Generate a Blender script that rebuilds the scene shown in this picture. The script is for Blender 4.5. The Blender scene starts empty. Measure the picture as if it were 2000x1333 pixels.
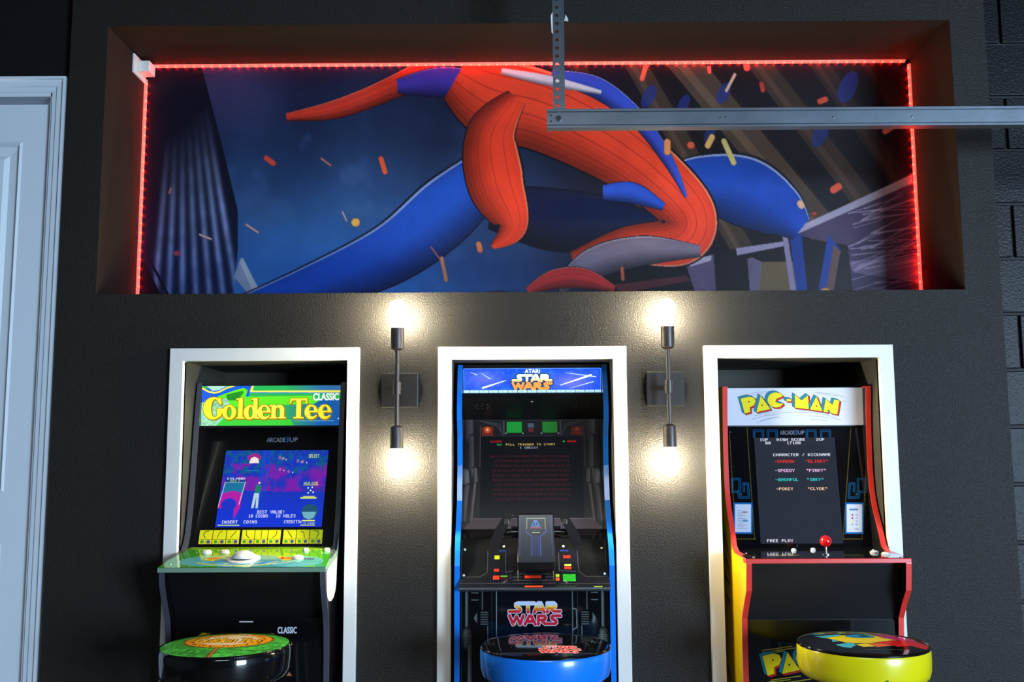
import bpy, math, random
import numpy as np
from mathutils import Matrix, Vector
random.seed(7); np.random.seed(7)
PI = math.pi
SC = bpy.context.scene
COL = SC.collection

# ------------------------------------------------------------------ camera
def setup_camera():
    f, yaw, pitch, roll = 1892.9, -0.0051, 0.1150, -0.0049
    F = Vector((math.sin(yaw)*math.cos(pitch), math.cos(yaw)*math.cos(pitch), math.sin(pitch)))
    R = Vector((math.cos(yaw), -math.sin(yaw), 0)); U = R.cross(F)
    R2 = math.cos(roll)*R + math.sin(roll)*U; U2 = -math.sin(roll)*R + math.cos(roll)*U
    cd = bpy.data.cameras.new('camera'); cam = bpy.data.objects.new('camera', cd); COL.objects.link(cam)
    cd.sensor_width = 36; cd.lens = f/2000*36; cd.clip_start = .05
    m = Matrix(((R2.x, U2.x, -F.x, 0), (R2.y, U2.y, -F.y, -3.0535), (R2.z, U2.z, -F.z, 1.28), (0, 0, 0, 1)))
    cam.matrix_world = m
    SC.camera = cam
setup_camera()

# ------------------------------------------------------------------ world, large lights, exposure
SC.view_settings.view_transform = 'Standard'
SC.view_settings.look = 'None'
SC.view_settings.gamma = 1
SC.view_settings.exposure = 0.0
w = bpy.data.worlds.new('world'); SC.world = w; w.use_nodes = True
w.node_tree.nodes['Background'].inputs[0].default_value = (.55, .68, 1, 1)
w.node_tree.nodes['Background'].inputs[1].default_value = .25

def area(name, loc, rot, sx, sy, power, color):
    d = bpy.data.lights.new(name, 'AREA'); d.shape = 'RECTANGLE'; d.size = sx; d.size_y = sy
    d.energy = power; d.color = color
    o = bpy.data.objects.new(name, d); COL.objects.link(o); o.location = loc; o.rotation_euler = rot
    return o
# daylight coming in through the open garage door behind the viewer
area('garage_daylight', (5.5, -6.9, 1.3), (PI/2, 0, 0), 3.2, 2.0, 1050, (.54, .75, 1.0))
# added overhead fill behind the viewer, brightens seat tops and mural
area('overhead_fill', (0, -4.3, 2.95), (0, 0, 0), 1.6, .6, 66, (.85, .92, 1.0))

# ------------------------------------------------------------------ materials
def lin(c):
    return tuple((v/12.92 if v <= .04045 else ((v+.055)/1.055)**2.4) for v in c)
def rgb(*c): return lin([v/255 for v in c])
MATS = {}
def mat(name, col, rough=.5, metal=0, emit=None, estr=0, bump=None, coat=0, spec=.5, trans=0, noise=None):
    if name in MATS: return MATS[name]
    m = bpy.data.materials.new(name); m.use_nodes = True; nt = m.node_tree; b = nt.nodes['Principled BSDF']
    b.inputs['Base Color'].default_value = (*col, 1); b.inputs['Roughness'].default_value = rough
    b.inputs['Metallic'].default_value = metal; b.inputs['Coat Weight'].default_value = coat
    b.inputs['Coat Roughness'].default_value = .05
    b.inputs['Specular IOR Level'].default_value = spec
    b.inputs['Transmission Weight'].default_value = trans
    if emit: b.inputs['Emission Color'].default_value = (*emit, 1); b.inputs['Emission Strength'].default_value = estr
    tc = nt.nodes.new('ShaderNodeTexCoord')
    n = nt.nodes.new('ShaderNodeTexNoise'); n.inputs['Scale'].default_value = (bump or (60, 0, 0))[0]
    n.inputs['Detail'].default_value = 3
    nt.links.new(tc.outputs['Object'], n.inputs['Vector'])
    if bump:
        bp = nt.nodes.new('ShaderNodeBump'); bp.inputs['Strength'].default_value = bump[1]; bp.inputs['Distance'].default_value = bump[2]
        nt.links.new(n.outputs['Fac'], bp.inputs['Height']); nt.links.new(bp.outputs['Normal'], b.inputs['Normal'])
    # slight procedural variation of the colour
    amt = noise if noise is not None else .06
    n2 = nt.nodes.new('ShaderNodeTexNoise'); n2.inputs['Scale'].default_value = 7
    nt.links.new(tc.outputs['Object'], n2.inputs['Vector'])
    mx = nt.nodes.new('ShaderNodeMixRGB'); mx.blend_type = 'MULTIPLY'; mx.inputs[0].default_value = 1
    mr = nt.nodes.new('ShaderNodeMapRange'); mr.inputs['To Min'].default_value = 1-amt; mr.inputs['To Max'].default_value = 1+amt
    nt.links.new(n2.outputs['Fac'], mr.inputs['Value'])
    mx.inputs[1].default_value = (*col, 1); nt.links.new(mr.outputs[0], mx.inputs[2]); nt.links.new(mx.outputs[0], b.inputs['Base Color'])
    MATS[name] = m
    return m
def art_mat(name, rough=.3, estr=0, coat=0, spec=.5, diff=1.0, bump=None):
    m = bpy.data.materials.new(name); m.use_nodes = True; nt = m.node_tree; b = nt.nodes['Principled BSDF']
    a = nt.nodes.new('ShaderNodeVertexColor'); a.layer_name = 'print'
    hs = nt.nodes.new('ShaderNodeMixRGB'); hs.blend_type = 'MULTIPLY'; hs.inputs[0].default_value = 1
    hs.inputs[2].default_value = (diff, diff, diff, 1)
    nt.links.new(a.outputs['Color'], hs.inputs[1]); nt.links.new(hs.outputs[0], b.inputs['Base Color'])
    b.inputs['Roughness'].default_value = rough; b.inputs['Coat Weight'].default_value = coat
    b.inputs['Coat Roughness'].default_value = .04; b.inputs['Specular IOR Level'].default_value = spec
    if estr:
        nt.links.new(a.outputs['Color'], b.inputs['Emission Color']); b.inputs['Emission Strength'].default_value = estr
    if bump:
        n = nt.nodes.new('ShaderNodeTexNoise'); n.inputs['Scale'].default_value = bump[0]
        tc = nt.nodes.new('ShaderNodeTexCoord'); nt.links.new(tc.outputs['Object'], n.inputs['Vector'])
        bp = nt.nodes.new('ShaderNodeBump'); bp.inputs['Strength'].default_value = bump[1]; bp.inputs['Distance'].default_value = bump[2]
        nt.links.new(n.outputs['Fac'], bp.inputs['Height']); nt.links.new(bp.outputs['Normal'], b.inputs['Normal'])
    return m

WALLP = mat('wall_paint', rgb(42, 40, 38), .36, bump=(200, .85, .0032), spec=.10)
WALLD = mat('dark_wall', rgb(16, 16, 17), .6, bump=(170, .4, .003), spec=.3)  # darker tone than the feature wall
NICHEP = mat('niche_paint_warmed', rgb(40, 33, 27), .8, bump=(120, .12, .002), spec=.15)  # black paint browned: warm bulb light put into the base colour
RECP = mat('recess_paint', rgb(72, 70, 62), .6, spec=.3)
BLOCKP = mat('block_paint', rgb(14, 14, 16), .42, bump=(120, .45, .004), spec=.2)
MORTP = mat('mortar_paint', rgb(22, 22, 24), .7)
WHITEP = mat('white_trim_paint', rgb(220, 219, 215), .38, noise=.02)
DOORP = mat('door_paint', rgb(222, 230, 236), .4, noise=.02)
FLOORP = mat('garage_floor_epoxy', rgb(58, 58, 60), .6, bump=(40, .1, .002), noise=.2)
CEILP = mat('ceiling_paint', rgb(60, 60, 62), .8)
STEEL = mat('galvanised_steel', rgb(122, 131, 140), .34, metal=.85, bump=(35, .15, .002), noise=.25)
CHROME = mat('chrome', rgb(225, 228, 232), .08, metal=1)
BLACKG = mat('black_gloss', rgb(13, 13, 15), .18, coat=.3)
BLACKM = mat('black_laminate', rgb(17, 17, 19), .38, spec=.4)
BLACKV = mat('black_vinyl', rgb(9, 9, 10), .12, coat=.5)
BRONZE = mat('dark_bronze_metal', rgb(84, 76, 72), .42, metal=.55)
TAPEM = mat('led_tape_silicone', rgb(210, 120, 110), .4, emit=(1, .085, .06), estr=1.5)
LEDM = mat('led_chip', rgb(255, 120, 90), .4, emit=(1, .0035, .002), estr=120)
BULBM = mat('lamp_bulb_glow', rgb(255, 245, 225), .2, emit=(1, .90, .64), estr=430)
PLAST = mat('white_plastic', rgb(222, 220, 216), .3)
BLUEM = mat('blue_edge_moulding', rgb(20, 120, 228), .22, coat=.3)
REDM = mat('red_edge_moulding', rgb(232, 56, 46), .3, coat=.2)
YELM = mat('yellow_side_laminate', rgb(247, 205, 8), .35)
GREYE = mat('grey_edge_moulding', rgb(70, 70, 80), .3)
REDB = mat('red_ball_plastic', rgb(225, 20, 24), .1, coat=.6)

# ------------------------------------------------------------------ mesh helpers
def link(name, verts, faces, m=None, parent=None, smooth=False, loc=None, mats=None, fm=None):
    me = bpy.data.meshes.new(name); me.from_pydata([tuple(v) for v in verts], [], faces); me.update()
    o = bpy.data.objects.new(name, me); COL.objects.link(o)
    if mats:
        for q in mats: me.materials.append(q)
        me.polygons.foreach_set('material_index', fm)
    elif m: me.materials.append(m)
    if smooth:
        me.polygons.foreach_set('use_smooth', [True]*len(me.polygons))
    if parent: o.parent = parent
    if loc: o.location = loc
    return o
def bev(o, wd=.003, seg=2, ang=40):
    b = o.modifiers.new('bevel', 'BEVEL'); b.width = wd; b.segments = seg; b.limit_method = 'ANGLE'; b.angle_limit = math.radians(ang)
    return o
def sm(o, ang=35):
    o.data.polygons.foreach_set('use_smooth', [True]*len(o.data.polygons))
    try: o.data.set_sharp_from_angle(angle=math.radians(ang))
    except Exception: pass
    return o
class MB:
    def __init__(s): s.v = []; s.f = []
    def add(s, vs, fs):
        n = len(s.v); s.v += [tuple(v) for v in vs]; s.f += [[i+n for i in f] for f in fs]; return s
    def box(s, x0, y0, z0, x1, y1, z1):
        vs = [(x, y, z) for x in (x0, x1) for y in (y0, y1) for z in (z0, z1)]
        return s.add(vs, [(0, 1, 3, 2), (4, 6, 7, 5), (0, 4, 5, 1), (2, 3, 7, 6), (0, 2, 6, 4), (1, 5, 7, 3)])
    def prism(s, prof, x0, x1):           # profile (y,z) swept along x
        n = len(prof)
        vs = [(x0, y, z) for y, z in prof]+[(x1, y, z) for y, z in prof]
        fs = [list(range(n))[::-1], list(range(n, 2*n))]+[(i, (i+1) % n, n+(i+1) % n, n+i) for i in range(n)]
        return s.add(vs, fs)
    def tube(s, p, q, r, r2=None, seg=20, cap=True):
        p, q = Vector(p), Vector(q); d = (q-p).normalized(); a = d.orthogonal().normalized(); b = d.cross(a)
        r2 = r if r2 is None else r2; vs = []
        for c, rr in ((p, r), (q, r2)):
            for i in range(seg):
                t = 2*PI*i/seg; vs.append(c+a*rr*math.cos(t)+b*rr*math.sin(t))
        fs = [(i, (i+1) % seg, seg+(i+1) % seg, seg+i) for i in range(seg)]
        if cap: fs += [list(range(seg))[::-1], list(range(seg, 2*seg))]
        return s.add(vs, fs)
    def lathe(s, prof, c=(0, 0, 0), seg=40):   # profile (r,z) round z
        n = len(prof); vs = []; fs = []
        for i in range(seg):
            t = 2*PI*i/seg
            for r, z in prof: vs.append((c[0]+r*math.cos(t), c[1]+r*math.sin(t), c[2]+z))
        for i in range(seg):
            for j in range(n-1):
                a = i*n+j; b = ((i+1) % seg)*n+j
                fs.append((a, b, b+1, a+1))
        return s.add(vs, fs)
    def torus(s, c, R, r, seg=48, k=10):
        vs = []; fs = []
        for i in range(seg):
            t = 2*PI*i/seg
            for j in range(k):
                u = 2*PI*j/k; q = R+r*math.cos(u); vs.append((c[0]+q*math.cos(t), c[1]+q*math.sin(t), c[2]+r*math.sin(u)))
        for i in range(seg):
            for j in range(k):
                fs.append((i*k+j, ((i+1) % seg)*k+j, ((i+1) % seg)*k+(j+1) % k, i*k+(j+1) % k))
        return s.add(vs, fs)
    def build(s, name, m, parent=None, smooth=False):
        o = link(name, s.v, s.f, m, parent)
        if smooth: sm(o)
        return o
def tag(o, label=None, cat=None, group=None, kind=None):
    if label: o['label'] = label
    if cat: o['category'] = cat
    if group: o['group'] = group
    if kind: o['kind'] = kind
    return o
def empty(name, loc=(0, 0, 0), rz=0):
    o = bpy.data.objects.new(name, None); COL.objects.link(o); o.location = loc; o.rotation_euler.z = rz; o.empty_display_size = .1
    return o
def struct(o, label=None): o['kind'] = 'structure'; return o

# ------------------------------------------------------------------ printed artwork: a small painter on a fine mesh grid
F57 = {}
def _font():
    src = {'A': '0E11111F111111', 'B': '1E11111E11111E', 'C': '0E11101010110E', 'D': '1E11111111111E', 'E': '1F10101E10101F', 'F': '1F10101E101010',
    'G': '0E11101713110F', 'H': '1111111F111111', 'I': '0E04040404040E', 'J': '0702020202120C', 'K': '11121418141211', 'L': '1010101010101F',
    'M': '111B1515111111', 'N': '11191915131311', 'O': '0E11111111110E', 'P': '1E11111E101010', 'Q': '0E11111115120D', 'R': '1E11111E141211',
    'S': '0E11100E01110E', 'T': '1F040404040404', 'U': '1111111111110E', 'V': '11111111110A04', 'W': '1111111515150A', 'X': '11110A040A1111',
    'Y': '11110A04040404', 'Z': '1F01020408101F', '0': '0E11131519110E', '1': '040C040404040E', '2': '0E11010608101F', '3': '1F02040201110E',
    '4': '02060A121F0202', '5': '1F101E0101110E', '6': '0608101E11110E', '7': '1F010204080808', '8': '0E11110E11110E', '9': '0E11110F01020C',
    '-': '0000001F000000', '"': '0A0A0A00000000', '/': '01020204080810', '!': '04040404040004', '.': '00000000000C0C', ' ': '00000000000000', ':': '000C0C000C0C00'}
    for k, s in src.items():
        rows = [int(s[i:i+2], 16) for i in range(0, 14, 2)]
        F57[k] = [[(r >> (4-c)) & 1 for c in range(5)] for r in rows]
_font()
_GL = {}
def glyph_tris(txt, space=1.0):
    key = (txt, space)
    if key in _GL: return _GL[key]
    cu = bpy.data.curves.new('tmp', 'FONT'); cu.body = txt; cu.size = 1; cu.space_character = space; cu.resolution_u = 4; cu.fill_mode = 'FRONT'
    ob = bpy.data.objects.new('tmp', cu); COL.objects.link(ob)
    dg = bpy.context.evaluated_depsgraph_get(); me = ob.evaluated_get(dg).to_mesh(); me.calc_loop_triangles()
    co = np.zeros(len(me.vertices)*3); me.vertices.foreach_get('co', co); co = co.reshape(-1, 3)[:, :2]
    tr = np.zeros(len(me.loop_triangles)*3, int); me.loop_triangles.foreach_get('vertices', tr); tr = tr.reshape(-1, 3)
    T = co[tr].copy(); ob.evaluated_get(dg).to_mesh_clear(); bpy.data.objects.remove(ob); bpy.data.curves.remove(cu)
    T = T[np.abs(np.cross(T[:, 1]-T[:, 0], T[:, 2]-T[:, 0])) > 1e-7]
    mn = T.reshape(-1, 2).min(0); mx = T.reshape(-1, 2).max(0); T = (T-mn)/(mx-mn)
    _GL[key] = T
    return T
class Art:
    def __init__(s, x0, y0, x1, y1, nx, bg=(0, 0, 0), ss=2):
        s.x0, s.y0, s.W, s.H = x0, y0, x1-x0, y1-y0; s.nx = nx; s.ny = max(4, round(nx*s.H/s.W)); s.ss = ss
        s.NX, s.NY = s.nx*ss, s.ny*ss; s.kx = s.NX/s.W; s.ky = s.NY/s.H
        s.a = np.zeros((s.NY, s.NX, 3), np.float32); s.a[:] = np.array(bg)/255
        s.X = x0+(np.arange(s.NX)+.5)/s.kx; s.Y = y0+(np.arange(s.NY)+.5)/s.ky
    def grid(s): return np.meshgrid(s.X, s.Y)
    def m(s): return np.zeros((s.NY, s.NX), bool)
    def sl(s, x0, y0, x1, y1):
        i0 = max(0, int((x0-s.x0)*s.kx)-1); i1 = min(s.NX, int((x1-s.x0)*s.kx)+2)
        j0 = max(0, int((y0-s.y0)*s.ky)-1); j1 = min(s.NY, int((y1-s.y0)*s.ky)+2)
        if i1 <= i0 or j1 <= j0: return None
        return slice(j0, j1), slice(i0, i1), s.X[i0:i1][None, :], s.Y[j0:j1][:, None]
    def poly(s, pts, M=None, on=True):
        M = s.m() if M is None else M; P = np.array(pts, float); r = s.sl(*P.min(0), *P.max(0))
        if r is None: return M
        js, is_, X, Y = r; ins = np.zeros((Y.shape[0], X.shape[1]), bool); n = len(P)
        for i in range(n):
            xa, ya = P[i]; xb, yb = P[(i+1) % n]
            if ya == yb: continue
            ins ^= ((ya > Y) != (yb > Y)) & (X < (xb-xa)*(Y-ya)/(yb-ya)+xa)
        M[js, is_][ins] = on
        return M
    def rect(s, x0, y0, x1, y1, M=None, on=True):
        M = s.m() if M is None else M; r = s.sl(x0, y0, x1, y1)
        if r is None: return M
        js, is_, X, Y = r; M[js, is_][(X >= x0) & (X <= x1) & (Y >= y0) & (Y <= y1)] = on
        return M
    def ell(s, cx, cy, rx, ry, M=None, on=True, rot=0):
        M = s.m() if M is None else M; q = max(rx, ry); r = s.sl(cx-q, cy-q, cx+q, cy+q)
        if r is None: return M
        js, is_, X, Y = r; c, n = math.cos(rot), math.sin(rot); u = (X-cx)*c+(Y-cy)*n; v = -(X-cx)*n+(Y-cy)*c
        M[js, is_][(u/rx)**2+(v/ry)**2 <= 1] = on
        return M
    def line(s, pts, wd, M=None, on=True, w2=None):
        M = s.m() if M is None else M; n = len(pts)-1
        for i in range(n):
            (xa, ya), (xb, yb) = pts[i], pts[i+1]
            wa = wd if w2 is None else wd+(w2-wd)*i/n; wb = wd if w2 is None else wd+(w2-wd)*(i+1)/n; q = max(wa, wb)/2
            r = s.sl(min(xa, xb)-q, min(ya, yb)-q, max(xa, xb)+q, max(ya, yb)+q)
            if r is None: continue
            js, is_, X, Y = r; dx, dy = xb-xa, yb-ya; L = dx*dx+dy*dy+1e-9
            t = np.clip(((X-xa)*dx+(Y-ya)*dy)/L, 0, 1); d = np.hypot(X-xa-t*dx, Y-ya-t*dy)
            M[js, is_][d <= (wa+(wb-wa)*t)/2] = on
        return M
    def pix(s, txt, x, y, cw, h, M=None, gap=1.35):   # arcade screen lettering; cw = advance per character
        M = s.m() if M is None else M; g = cw/(5*gap-.0); ph = h/7
        for ch in txt:
            gl = F57.get(ch)
            if gl:
                for r in range(7):
                    for c in range(5):
                        if gl[r][c]: s.rect(x+c*g, y+r*ph, x+(c+1.25)*g, y+(r+1)*ph, M)
            x += cw
        return M
    def text(s, txt, x0, y0, x1, y1, M=None, space=1.0, fat=0):
        M = s.m() if M is None else M; T = glyph_tris(txt, space)
        for t in T:
            P = [(x0+p[0]*(x1-x0), y1-p[1]*(y1-y0)) for p in t]
            s.poly(P, M)
        if fat: M |= s.dil(M, fat)
        return M
    def dil(s, M, r, n=12):
        O = M.copy()
        for k in range(n):
            a = 2*PI*k/n; O |= s.shift(M, r*math.cos(a), r*math.sin(a))
        return O
    def shift(s, M, dx, dy):
        i, j = int(round(dx*s.kx)), int(round(dy*s.ky)); O = np.zeros_like(M)
        h, w_ = M.shape
        O[max(0, j):min(h, h+j), max(0, i):min(w_, w_+i)] = M[max(0, -j):min(h, h-j), max(0, -i):min(w_, w_-i)]
        return O
    def put(s, M, c, al=1.0):
        c = np.array(c, np.float32)/255
        if c.ndim == 1: s.a[M] = s.a[M]*(1-al)+c*al
        else: s.a[M] = s.a[M]*(1-al)+c[M]*al
        return s
    def blend(s, Wt, c):
        s.a += (np.array(c, np.float32)/255-s.a)*np.clip(Wt, 0, 1)[..., None]
    def colors(s):
        a = s.a.reshape(s.ny, s.ss, s.nx, s.ss, 3).mean((1, 3)); a = np.clip(a, 0, 1)
        l = np.where(a <= .04045, a/12.92, ((a+.055)/1.055)**2.4)
        return l      # (ny,nx,3), row 0 on top
def set_print(me, cols):
    at = me.color_attributes.new('print', 'FLOAT_COLOR', 'POINT')
    c = np.ones((len(cols), 4), np.float32); c[:, :3] = cols; at.data.foreach_set('color', c.ravel())
def art_mesh(name, art, TL, TR, BL, m, parent=None, prof=None, BR=None, crop=None):
    """grid mesh from three/four corners; crop = corners TL TR BR BL of the print, in the art's own units"""
    c = art.colors(); ny, nx = c.shape[:2]
    if crop:
        u, v = np.meshgrid(np.linspace(0, 1, nx), np.linspace(0, 1, ny)); Q = np.array(crop, float)
        P = (Q[0]*(1-u)[..., None]+Q[1]*u[..., None])*(1-v)[..., None]+(Q[3]*(1-u)[..., None]+Q[2]*u[..., None])*v[..., None]
        fx = np.clip((P[..., 0]-art.x0)/art.W*nx-.5, 0, nx-1.001); fy = np.clip((P[..., 1]-art.y0)/art.H*ny-.5, 0, ny-1.001)
        ix = fx.astype(int); iy = fy.astype(int); tx = (fx-ix)[..., None]; ty = (fy-iy)[..., None]
        c = (c[iy, ix]*(1-tx)+c[iy, ix+1]*tx)*(1-ty)+(c[iy+1, ix]*(1-tx)+c[iy+1, ix+1]*tx)*ty
    u = np.linspace(0, 1, nx)[None, :, None]; v = np.linspace(0, 1, ny)[:, None, None]
    TL, TR, BL = (np.array(p, float) for p in (TL, TR, BL)); BR = TR+BL-TL if BR is None else np.array(BR, float)
    P = ((TL*(1-u)+TR*u)*(1-v)+(BL*(1-u)+BR*u)*v).reshape(-1, 3)
    me = bpy.data.meshes.new(name); me.vertices.add(nx*ny); me.vertices.foreach_set('co', P.ravel())
    idx = np.arange(nx*ny).reshape(ny, nx)
    q = np.stack([idx[:-1, :-1], idx[1:, :-1], idx[1:, 1:], idx[:-1, 1:]], -1).reshape(-1, 4); nf = len(q)
    me.loops.add(nf*4); me.loops.foreach_set('vertex_index', q.ravel().astype(np.int32))
    me.polygons.add(nf); me.polygons.foreach_set('loop_start', np.arange(0, nf*4, 4, dtype=np.int32)); me.polygons.foreach_set('loop_total', np.full(nf, 4, np.int32))
    me.update(calc_edges=True); set_print(me, c.reshape(-1, 3)); me.materials.append(m)
    o = bpy.data.objects.new(name, me); COL.objects.link(o)
    if parent: o.parent = parent
    return o
def vnoise(art, sc, seed, octv=4):
    """smooth value noise on the art grid"""
    rs = np.random.RandomState(seed); out = np.zeros((art.NY, art.NX), np.float32); amp = 1; tot = 0
    for o in range(octv):
        gx = int(art.W/sc*2**o)+3; gy = int(art.H/sc*2**o)+3; g = rs.rand(gy, gx)
        fx = (art.X-art.x0)/sc*2**o; fy = (art.Y-art.y0)/sc*2**o
        ix = fx.astype(int); iy = fy.astype(int); tx = fx-ix; ty = fy-iy; tx = tx*tx*(3-2*tx); ty = ty*ty*(3-2*ty)
        tx = tx[None, :]; ty = ty[:, None]; I = np.ix_
        v = (g[I(iy, ix)]*(1-tx)+g[I(iy, ix+1)]*tx)*(1-ty)+(g[I(iy+1, ix)]*(1-tx)+g[I(iy+1, ix+1)]*tx)*ty
        out += amp*v; tot += amp; amp *= .5
    return out/tot

# ------------------------------------------------------------------ lettering shared by marquees, fronts and seats
def star_wars_masks(A, x0, y0, x1, y1):
    """two-line block lettering in a 66 x 30 box"""
    sx, sy = (x1-x0)/66, (y1-y0)/30; T = lambda pts: [(x0+px*sx, y0+py*sy) for px, py in pts]
    M = A.m(); wd = 3.9*min(sx, sy)
    L = [[(32, 2), (12, 2), (9.5, 3), (9.5, 5.2), (14, 8.4), (14.5, 11), (13, 12), (1, 12)], [(24.5, 2), (24.5, 13.2)],
         [(32.5, 13.2), (37.5, 2), (40.5, 2), (45, 13.2)], [(35, 9.8), (43, 9.8)],
         [(49, 13.2), (49, 2), (57, 2), (59, 4), (58.5, 6.6), (52, 7.6), (57, 12), (65, 12)],
         [(1, 17.4), (5.5, 28.4), (10, 18.5), (14.5, 28.4), (18.5, 17.4)],
         [(20.5, 28.6), (26, 18), (28.5, 18), (33.5, 28.6)], [(23, 25), (31, 25)],
         [(37.5, 28.6), (37.5, 18), (45, 18), (46.5, 20), (46, 22.4), (41, 23.2), (46, 28), (58, 28), (60, 26.6), (59.5, 24.4), (54.5, 21.4), (54.2, 19), (56, 18), (65, 18)]]
    for l in L: A.line(T(l), wd, M)
    return M
def serif_word(A, x0, y0, x1, y1):
    """fat serif 'Golden Tee' in a 1710 x 300 box"""
    sx, sy = (x1-x0)/1710, (y1-y0)/300
    X = lambda v: x0+v*sx
    Y = lambda v: y0+v*sy
    M = A.m()
    def el(cx, cy, rx, ry, on=True, rot=0): A.ell(X(cx), Y(cy), rx*sx, ry*sy, M, on)
    def rc(a, b, c, d, on=True): A.rect(X(a), Y(b), X(c), Y(d), M, on)
    def pl(pts, on=True): A.poly([(X(a), Y(b)) for a, b in pts], M, on)
    # G
    el(135, 150, 133, 150); el(158, 148, 52, 122, False); rc(170, 75, 275, 165, False)
    pl([(205, 12), (238, 12), (240, 100), (218, 100), (190, 40)]); rc(178, 152, 265, 172); rc(188, 152, 245, 262)
    # o
    el(350, 205, 92, 98); el(350, 205, 32, 74, False)
    # l
    rc(468, 22, 528, 288); pl([(438, 22), (528, 10), (528, 34), (438, 40)]); rc(440, 272, 556, 292)
    # d
    el(622, 205, 80, 97); rc(668, 22, 724, 288); pl([(636, 22), (724, 10), (724, 34), (636, 40)]); rc(700, 270, 752, 292); el(634, 205, 28, 72, False)
    # e
    def e(cx):
        el(cx, 205, 88, 98); el(cx+4, 178, 34, 50, False); rc(cx-30, 190, cx+90, 208); el(cx+22, 238, 36, 30, False)
        pl([(cx+8, 210), (cx+110, 210), (cx+110, 250), (cx+50, 248)], False); rc(cx-60, 190, cx+86, 208)
    e(812)
    # n
    rc(912, 125, 968, 288); pl([(884, 112), (968, 108), (968, 134), (884, 128)]); rc(886, 272, 990, 292)
    el(1016, 170, 66, 62); el(996, 186, 28, 44, False); rc(968, 190, 1024, 272, False); rc(1024, 165, 1082, 288); rc(1004, 272, 1106, 292); rc(912, 150, 966, 288)
    # T
    rc(1158, 20, 1386, 48); pl([(1158, 20), (1182, 48), (1170, 96), (1156, 96)]); pl([(1386, 20), (1362, 48), (1374, 96), (1388, 96)])
    rc(1240, 20, 1304, 288); rc(1204, 272, 1340, 292)
    e(1440); e(1620)
    return M
def maze_word(A, x0, y0, s):
    """slanted block lettering, 800 wide x 190 high, arched; returns fill and dot masks"""
    M = A.m(); Dm = A.m()
    def T(pts): return [(x0+a*s, y0+b*s) for a, b in pts]
    A.poly(T([(0, 55), (70, 38), (108, 48), (120, 78), (106, 112), (72, 128), (74, 168), (30, 182)]), M)      # P
    A.ell(*T([(66, 82)])[0], 6*s, 6*s, Dm)
    A.poly(T([(160, 30), (236, 145), (122, 170)]), M); A.ell(*T([(170, 112)])[0], 6*s, 6*s, Dm)              # A
    cx, cy = T([(280, 68)])[0]; A.ell(cx, cy, 66*s, 64*s, M)                                                    # C
    A.poly(T([(286, 58), (352, 30), (368, 100), (300, 96), (276, 82)]), M, False)
    A.poly(T([(366, 58), (404, 62), (402, 82), (364, 78)]), M)                                                 # -
    A.poly(T([(432, 20), (484, 72), (538, 28), (540, 148), (430, 134)]), M)                                    # M
    A.poly(T([(604, 38), (648, 166), (548, 150)]), M); A.ell(*T([(602, 122)])[0], 6*s, 6*s, Dm)              # A
    A.poly(T([(676, 60), (730, 112), (744, 66), (786, 76), (764, 192), (716, 182), (694, 146), (688, 176), (656, 168)]), M)  # N
    return M, Dm
def paint_maze_word(A, x0, y0, s, outline=(20, 20, 20)):
    M, Dm = maze_word(A, x0, y0, s)
    up = A.m(); dn = A.m()
    for k in range(1, 7):
        up |= A.shift(M, -3.4*k*s, -2.2*k*s); dn |= A.shift(M, 2.0*k*s, 1.9*k*s)
    A.put(A.dil(up | dn | M, 2.2*s), outline); A.put(dn, (205, 40, 45)); A.put(up, (15, 130, 160))
    A.put(A.dil(M, 2.6*s), outline); A.put(M, (245, 222, 20)); A.put(Dm, outline)

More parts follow.
